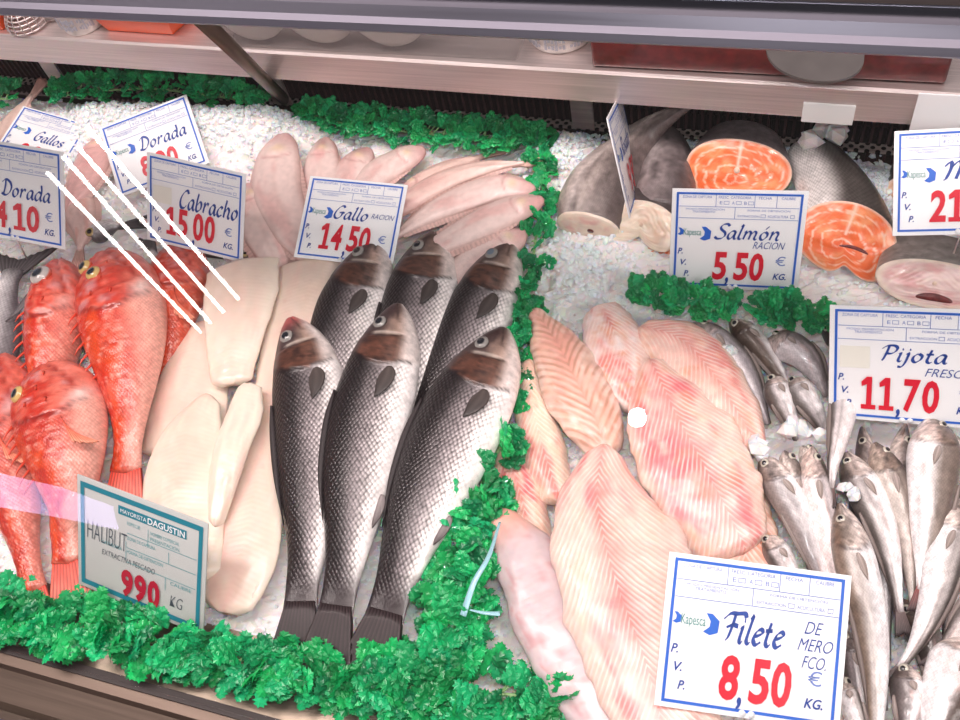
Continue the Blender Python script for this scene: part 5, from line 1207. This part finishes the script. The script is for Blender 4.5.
class Card:
    def __init__(s, key, label, w, h, c, M, board='card', group=None, name='price_card'):
        s.w, s.h, s.c, s.M = w, h, np.array(c), np.array(M); s.layer = 0
        base = s.c - s.M[:, 2] * h / 2
        s.root = empty(name, base, label, 'price card', group)
        b = MB(); b.box((0, .0008, 0), (w, .0016, h)); b.xf(s.c, s.M); b.build('board', MT[board], s.root, bevel=.0004)
    def part(s, name, VF, mat, lift=.0003, th=.0004, label=None):
        """VF in card fractions (x right, y down from the top left)"""
        V, Fc = VF; n = len(V)
        L = np.array([((x - .5) * s.w, -lift - th, (.5 - y) * s.h) for x, y in V])
        Wd = s.c + L @ s.M.T
        return mesh(name, Wd, Fc, mat if not isinstance(mat, str) else MT[mat], s.root, False, label=label)
    def txt(s, t, box, shear=0, offset=0):
        V, Fc = text_vf(t, 1, shear, offset); V = fit(V, (0, 1, 0, 1)); x0, x1, y0, y1 = box
        return np.array([(x0 + (x1 - x0) * p[0], y1 - (y1 - y0) * p[1]) for p in V]), Fc
    def pen(s, t, box, **kw):
        V, Fc = pen_text(t, **kw); V = fit(V, (0, 1, 0, 1)); x0, x1, y0, y1 = box
        return np.array([(x0 + (x1 - x0) * p[0], y1 - (y1 - y0) * p[1]) for p in V]), Fc
def join(*L):
    V = []; Fc = []
    for v, f in L: Fc += [tuple(i + len(V) for i in q) for q in f]; V += [tuple(p) for p in v]
    return np.array(V), Fc
def rect(x0, x1, y0, y1): return [(x0, y0), (x1, y0), (x1, y1), (x0, y1)], [(0, 3, 2, 1)]
def frame(x0, x1, y0, y1, tx, ty): return join(rect(x0, x1, y0, y0 + ty), rect(x0, x1, y1 - ty, y1), rect(x0, x0 + tx, y0 + ty, y1 - ty), rect(x1 - tx, x1, y0 + ty, y1 - ty))
def std_card(key, label, c, M, w, name, price, sub=None, subbox=(.63, .87, .5, .57), namebox=None, nib=.13, comma=.44, logo=True, kg=True, board='card', pbox=(.33, .73, .61, .9), pin=False, patch=False, subs=None, letters=True, dim=False):
    h = w * .839; k = Card(key, label, w, h, c, M, board)
    k.part('blue_border', join(*[(v, f) for v, f in [frame(.035, .965, .03, .965, .017, .02)]]), 'blue')
    fine = [rect(.055, .945, .163, .168), rect(.055, .945, .278, .283), rect(.33, .334, .05, .165), rect(.615, .619, .05, .165), rect(.775, .779, .05, .165), rect(.475, .479, .166, .28)]
    tx = [('ZONA DE CAPTURA', (.08, .3, .06, .085)), ('FRESC. CATEGORIA', (.35, .59, .06, .085)), ('FECHA', (.645, .74, .06, .085)), ('CALIBRE', (.81, .91, .06, .085)), ('E', (.36, .38, .11, .14)), ('A', (.45, .47, .11, .14)), ('B', (.54, .56, .11, .14)),
          ('MODO PRESENTACIÓN', (.11, .4, .178, .2)), ('TRATAMIENTO', (.16, .33, .205, .227)), ('FORMA DE OBTENCIÓN', (.57, .88, .18, .203)), ('EXTRACCIÓN', (.5, .66, .235, .26)), ('ACUICULTURA', (.72, .87, .235, .26))]
    fine += [k.txt(t, b_) for t, b_ in tx]
    fine += [frame(x, x + w_, y, y + .033, .003, .004) for x, w_, y in ((.39, .04, .108), (.48, .04, .108), (.57, .04, .108), (.67, .035, .23), (.885, .03, .23))]
    k.part('printed_form', join(*fine), 'fine')
    if logo:
        def chev(x, y, sw, sh): return [(x, y), (x + sw * .45, y), (x + sw, y + sh * .3), (x + sw * .93, y + sh * .85), (x + sw * .35, y + sh), (x - sw * .15, y + sh * .87), (x + sw * .3, y + sh * .62), (x + sw * .35, y + sh * .35)], [(7, 6, 5, 4, 3, 2, 1, 0)]
        lg = k.part('logo_mark', join(chev(.06, .38, .04, .075), chev(.235, .365, .075, .14)), 'blue')
        k.part('logo_lettering', k.txt('Kapesca', (.1, .235, .385, .475)), 'logo_green')
    if patch: k.part('pale_sticker', rect(.07, .26, .34, .53), mat_patch)
    if name: k.part('product_name', k.pen(name, namebox, nib=nib), 'ink', th=.0005)
    if subs is None and sub: subs = [(sub, subbox)]
    if subs: k.part('handwritten_note', join(*[k.txt(t, b_, .35, -.006) for t, b_ in subs]), 'ink')
    L_ = [k.txt('P.', (.06, .1, .585, .645), .25, .02), k.txt('V.', (.085, .13, .7, .76), .25, .02), k.txt('P.', (.115, .155, .815, .875), .25, .02)]
    if kg: L_.append(k.txt('KG.', (.8, .9, .815, .88), .25, .02))
    k.part('small_lettering', join(*L_), 'ink')
    if kg: k.part('currency_mark', k.txt('€', (.81, .885, .64, .735)), 'fine')
    # price: fat narrow digits
    digs = []; x0, x1, y0, y1 = pbox; n = len([q for q in price if q != ',']); wdt = (x1 - x0 - .045) / n; x = x0
    for ch in price:
        if ch == ',': x += .045; continue
        if ch == '1':
            xa, xb = x + .012, x + wdt - .008; ww_ = xb - xa; hh_ = y1 - y0; one = [(.0, .16), (.38, .0), (.72, .0), (.70, .86), (1., .86), (.99, 1.), (.0, 1.), (.0, .86), (.34, .86), (.37, .24), (.02, .30)]
            digs.append(([(xa + a_ * ww_, y0 + b_ * hh_) for a_, b_ in one], [(2, 1, 9, 8, 4, 3)[::1] if 0 else (1, 2, 3, 8, 9)[::-1], (0, 1, 9, 10)[::-1], (3, 4, 5, 6, 7, 8)[::-1]])); x += wdt; continue
        digs.append(k.txt(ch, (x + .006 + (0.012 if ch == '1' else 0), x + wdt - .006 - (0.012 if ch == '1' else 0), y0, y1), 0.06, .03)); x += wdt
    k.part('price_digits', join(*digs), 'redp', th=.0012)
    k.part('price_comma', k.txt(',', (comma - .004, comma + .024, .87, .955), .2, .02), 'ink', th=.001)
    # little round clip studs at the bottom
    for i_, xx in enumerate((.475, .525)):
        b = MB(); b.tube([(xx * w - w / 2, -.0012, -h / 2 + .03 * h), (xx * w - w / 2, .0026, -h / 2 + .03 * h)], .0028 * w / .14, 12); b.xf(k.c, k.M); b.build('stud', MT['card'], k.root, True)
    # pin that stands the card in the ice
    b = MB(); bot = k.c - k.M[:, 2] * h / 2 + k.M[:, 1] * .003; b.tube([k.c - k.M[:, 2] * h * .3 + k.M[:, 1] * .003, bot, np.array([bot[0], bot[1] - (.012 if pin else 0), max(.004, bot[2] - (.05 if pin else .03))])], .0011, 6); b.build('pin', MT['steel'], k.root, True)
    return k
mat_patch = mat_plain('pale sticker', 'e9e9df', .5)
SG = {
'filete': ([0.3444, -0.2943, 0.0977], [[0.9781, -0.2023, -0.0483], [0.13, 0.4135, 0.9012], [-0.1623, -0.8878, 0.4307]], 0.153),
'salmon': ([0.2725, 0.1461, 0.0886], [[0.9953, -0.0903, -0.0339], [0.096, 0.8949, 0.4358], [-0.0091, -0.437, 0.8994]], 0.142),
'pijota': ([0.4534, 0.0006, 0.1005], [[0.9819, 0.1293, -0.1384], [-0.0345, 0.8405, 0.5408], [0.1863, -0.5262, 0.8297]], 0.145),
'm21': ([0.5006, 0.2678, 0.0834], [[0.9924, 0.0067, -0.1231], [0.097, 0.5737, 0.8133], [0.0761, -0.8191, 0.5686]], 0.140),
'gallo': ([-0.2034, 0.1409, 0.0599], [[0.995, -0.0948, -0.0319], [0.0637, 0.3546, 0.9328], [-0.0771, -0.9302, 0.3589]], 0.132),
'cabracho': ([-0.4022, 0.1093, 0.0925], [[0.9901, -0.0503, 0.1314], [-0.0345, 0.8189, 0.5729], [-0.1364, -0.5717, 0.809]], 0.140),
'dorada_w': ([-0.559, 0.248, 0.0524], [[0.8345, -0.1824, -0.5199], [0.5495, 0.3454, 0.7608], [0.0408, -0.9206, 0.3885]], 0.137),
'gallos': ([-0.7763, 0.2588, 0.0341], [[0.969, -0.2437, 0.0399], [-0.0175, 0.0934, 0.9955], [-0.2463, -0.9653, 0.0863]], 0.114),
'dorada4': ([-0.667, 0.0884, 0.1097], [[0.9946, -0.0713, 0.0755], [0.0057, 0.7637, 0.6456], [-0.1037, -0.6417, 0.7599]], 0.156),
'side': ([0.1286, 0.255, 0.1], [[-0.0877, -0.9584, -0.2715], [0.8608, -0.2101, 0.4636], [-0.5014, -0.193, 0.8434]], 0.141),
'dag': ([-0.2535, -0.3379, 0.0825], [[0.9915, 0.056, 0.1178], [-0.117, 0.7809, 0.6136], [-0.0577, -0.6221, 0.7808]], 0.160)}
_c, _m, _w = SG['m21']; SG['m21'] = (list(CAM + (np.array(_c) - CAM) * .93), _m, _w * .93)
def C_(k): return SG[k]
std_card('filete', 'price card reading Filete 8,50 standing on the pink fillets at the bottom', *C_('filete'), 'Filete', '8,50', namebox=(.33, .67, .32, .54), nib=.16, subs=[('DE', (.77, .87, .33, .41)), ('MERO', (.74, .93, .44, .52)), ('FCO.', (.77, .9, .55, .63))])
std_card('salmon', 'price card reading Salmón 5,50 in front of the orange salmon pieces', *C_('salmon'), 'Salmón', '5,50', 'RACION', namebox=(.33, .82, .32, .49))
std_card('pijota', 'price card reading Pijota 11,70 standing on the small hakes', *C_('pijota'), 'Pijota', '11,70', 'FRESCA', subbox=(.6, .87, .5, .57), namebox=(.33, .73, .31, .51), logo=False, patch=True, pbox=(.2, .7, .6, .89), comma=.435)
GL['R'] = (1.45, [[(.55, 1.75), (.5, 1.), (.4, .3), (.3, 0)], [(0, 1.4), (.4, 1.75), (1.0, 1.8), (1.3, 1.5), (1.15, 1.1), (.6, .95), (.95, .5), (1.3, 0), (1.5, .1)]]); 
std_card('m21', 'price card starting 21 cut by the right edge, in front of a blank white one', *C_('m21'), 'M', '21,', namebox=(.36, .58, .3, .5), pbox=(.26, .57, .58, .88), comma=.57, kg=False)
std_card('gallo', 'price card reading Gallo 14,50 above the nearest seabass heads', *C_('gallo'), 'Gallo', '14,50', 'RACION', subbox=(.7, .93, .39, .45), namebox=(.32, .67, .32, .5), pbox=(.22, .74, .56, .87), comma=.48)
std_card('cabracho', 'price card reading Cabracho 15,00 above the white halibut', *C_('cabracho'), 'Cabracho', '15,00', namebox=(.34, .94, .31, .55), logo=False, board='card', pbox=(.2, .72, .55, .87), comma=.48, patch=True, nib=.15)
std_card('dorada_w', 'tilted price card reading Dorada behind the one reading Cabracho', *C_('dorada_w'), 'Dorada', '8,90', namebox=(.35, .88, .33, .53), pbox=(.3, .72, .6, .88))
std_card('gallos', 'price card reading Gallos at the back left, lying far back', *C_('gallos'), 'Gallos', '9,80', namebox=(.4, .82, .36, .58), pbox=(.3, .72, .66, .92))
std_card('dorada4', 'price card reading Dorada 4,10 at the left edge of the photo', *C_('dorada4'), 'Dorada', '4,10', namebox=(.38, .87, .36, .55), pbox=(.3, .76, .6, .88), pin=True)
std_card('side', 'price card seen nearly edge-on between the grey fish and the salmon', *C_('side'), 'Rosada', '9,50', namebox=(.34, .84, .3, .5), pbox=(.36, .78, .58, .88))
# blank card behind the 21 card
c0, M0, w0 = C_('m21'); M0 = np.array(M0); cb = np.array(c0) + M0[:, 1] * .03 + np.array([.03, .035, .018])
A_ = W(918, 93, .14); r = empty('blank_card', (cb[0], cb[1], .03), 'blank white plastic card standing behind the card starting 21', 'price card')
zc = .085; hh_ = .07
M0 = np.array([[1, 0, 0], [0, .985, .174], [0, -.174, .985]]); M0 = np.eye(3); tl = WY(919, 93, .279); cx = tl + np.array([.075, 0, 0]) - M0[:, 2] * .037
b = MB(); b.box((0, 0, 0), (.15, .0016, .074)); b.xf(cx, M0); b.build('board', MT['card'], r, bevel=.004)
b = MB(); b.tube([cx - M0[:, 2] * .02 + M0[:, 1] * .002, cx - M0[:, 2] * .037 + M0[:, 1] * .002, [cx[0], cx[1] + .004, .01]], .0012, 6); b.build('pin', MT['steel'], r, True)
# teal-edged card
c, M, w = C_('dag'); h = w * .839
k = Card('dag', 'grey price card with teal edge reading 990 behind the front parsley', w, h, c, M, 'card_grey')
k.part('teal_border', frame(.03, .97, .04, .96, .03, .045), 'teal')
k.part('header_bar', rect(.33, .85, .125, .2), 'teal')
k.part('header_lettering', join(k.txt('MAYORISTA', (.35, .55, .145, .18)), k.txt('DAGUSTIN', (.56, .84, .135, .19), 0, .02)), 'card', lift=.0009)
ff = [rect(.4, .93, .34, .345), rect(.4, .93, .47, .475), rect(.4, .93, .6, .605), rect(.56, .564, .24, .4), rect(.72, .724, .37, .47), rect(.39, .394, .42, .6), rect(.7, .704, .6, .72)]
ff += [k.txt(t, b_) for t, b_ in (('ESPECIE', (.4, .5, .24, .27)), ('NOMBRE COMERCIAL', (.58, .8, .25, .28)), ('ZONA DE CAPTURA', (.4, .62, .37, .4)), ('PRESENTACION', (.58, .8, .3, .33)), ('FORMA DE OBTENCION', (.4, .68, .49, .52)), ('CALIBRE', (.74, .9, .62, .65)), ('CATEGORIA', (.2, .36, .49, .52)))]
k.part('printed_form', join(*ff), 'teal_fine')
k.part('handwritten_name', k.txt('HALIBUT', (.08, .4, .36, .52), .1, -.014), 'pencil')
k.part('handwritten_note', k.txt('EXTRACTIVA PESCADO', (.2, .62, .57, .62), .2, -.005), 'pencil')
k.part('price_digits', join(*[k.txt(ch, (.36 + i * .105, .455 + i * .105, .67, .92), 0, .045) for i, ch in enumerate('990')]), 'redd', th=.0012)
k.part('unit_lettering', k.txt('KG', (.74, .84, .74, .84), .2, -.012), 'pencil')
b = MB(); bot = k.c - k.M[:, 2] * h / 2 + k.M[:, 1] * .003; b.tube([k.c - k.M[:, 2] * h * .3 + k.M[:, 1] * .003, bot, [bot[0], bot[1], .004]], .0011, 6); b.build('pin', MT['steel'], k.root, True)

# ------------------------------------------------------------------ light of the market hall, plus an added fill
def area(name, loc, target, sx, sy, e, c='ffffff'):
    l = bpy.data.lights.new(name, 'AREA'); l.shape = 'RECTANGLE'; l.size = sx; l.size_y = sy; l.energy = e; l.color = lin(c)
    o = bpy.data.objects.new(name, l); COL.objects.link(o); o.location = loc
    o.rotation_euler = (Vector(target) - Vector(loc)).to_track_quat('-Z', 'Y').to_euler(); return o
area('ceiling_or_fill_light', (-.1, -.2, 2.3), (-.1, .05, 0), 2.4, .5, 54, 'ffeeea')
area('ceiling_or_fill_light', (-1.5, -.45, 2.3), (-.5, 0, 0), 1.2, .6, 20, 'fff2ee')
area('ceiling_or_fill_light', (.4, 1.6, 2.3), (0, .1, 0), 2.0, .5, 4, 'fff6f6')
area('ceiling_or_fill_light', (2.0, -1.3, 1.7), (.1, .15, 0), .9, .7, 22, 'fff6f2')  # added fill from the right front, brightens under the shelf
# the camera's flash
fl = bpy.data.lights.new('camera_flash', 'AREA'); fl.shape = 'RECTANGLE'; fl.size = .05; fl.size_y = .03; fl.energy = 2.5
o = bpy.data.objects.new('camera_flash', fl); COL.objects.link(o); Mf = np.eye(4); Mf[:3, :3] = R; Mf[:3, 3] = CAM + R @ np.array([.0, .06, .01]); o.matrix_world = Matrix(Mf.tolist())
# fluorescent tubes of the hall whose mirror images streak the glass
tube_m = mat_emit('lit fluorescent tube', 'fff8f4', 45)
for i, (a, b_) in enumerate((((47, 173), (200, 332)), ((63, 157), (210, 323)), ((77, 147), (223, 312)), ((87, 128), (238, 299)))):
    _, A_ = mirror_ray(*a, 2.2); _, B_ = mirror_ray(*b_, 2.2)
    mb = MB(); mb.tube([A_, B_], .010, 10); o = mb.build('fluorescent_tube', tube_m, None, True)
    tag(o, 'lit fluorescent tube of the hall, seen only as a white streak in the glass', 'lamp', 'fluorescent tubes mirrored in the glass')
_, A_ = mirror_ray(637, 418, 1.5)  # unseen bright ball added to mirror as the camera flash's spot
mb = MB(); n = 16
for i in range(9): pass
V = []; 
for i in range(9):
    ph = PI * i / 8
    for j in range(16): V.append(A_ + .042 * np.array([math.sin(ph) * math.cos(2 * PI * j / 16), math.sin(ph) * math.sin(2 * PI * j / 16), math.cos(ph)]))
o = mesh('flash_spot_ball', V, [(i * 16 + j, i * 16 + (j + 1) % 16, (i + 1) * 16 + (j + 1) % 16, (i + 1) * 16 + j) for i in range(8) for j in range(16)], mat_emit('flash spot glow', 'fffaff', 160))
tag(o, 'added bright ball mirrored as the camera flash spot over the pink fillets', 'lamp')

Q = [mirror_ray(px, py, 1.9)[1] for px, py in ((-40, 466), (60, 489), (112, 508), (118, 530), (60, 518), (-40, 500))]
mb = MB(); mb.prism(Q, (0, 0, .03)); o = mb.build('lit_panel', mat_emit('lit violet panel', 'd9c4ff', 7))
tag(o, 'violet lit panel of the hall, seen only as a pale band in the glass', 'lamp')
w_ = bpy.data.worlds.new('hall'); SC.world = w_; w_.use_nodes = True; t = w_.node_tree; bg = t.nodes['Background']
tc = N(t, 'ShaderNodeTexCoord'); sp = N(t, 'ShaderNodeSeparateXYZ'); t.links.new(tc.outputs['Generated'], sp.inputs[0])
cr = ramp(t, math_(t, 'ADD', math_(t, 'MULTIPLY', sp.outputs[2], .5), .5), [(.0, lin('6a5654')), (.45, lin('9a8686')), (.6, lin('dcc8ca')), (1., lin('fff2f0'))])
t.links.new(cr, bg.inputs[0]); bg.inputs[1].default_value = .2
SC.view_settings.view_transform = 'Standard'; SC.view_settings.look = 'None'; SC.view_settings.gamma = 1; SC.view_settings.use_curve_mapping = False
SC.view_settings.exposure = .12
SC.cycles.max_bounces = 8; SC.cycles.transparent_max_bounces = 12
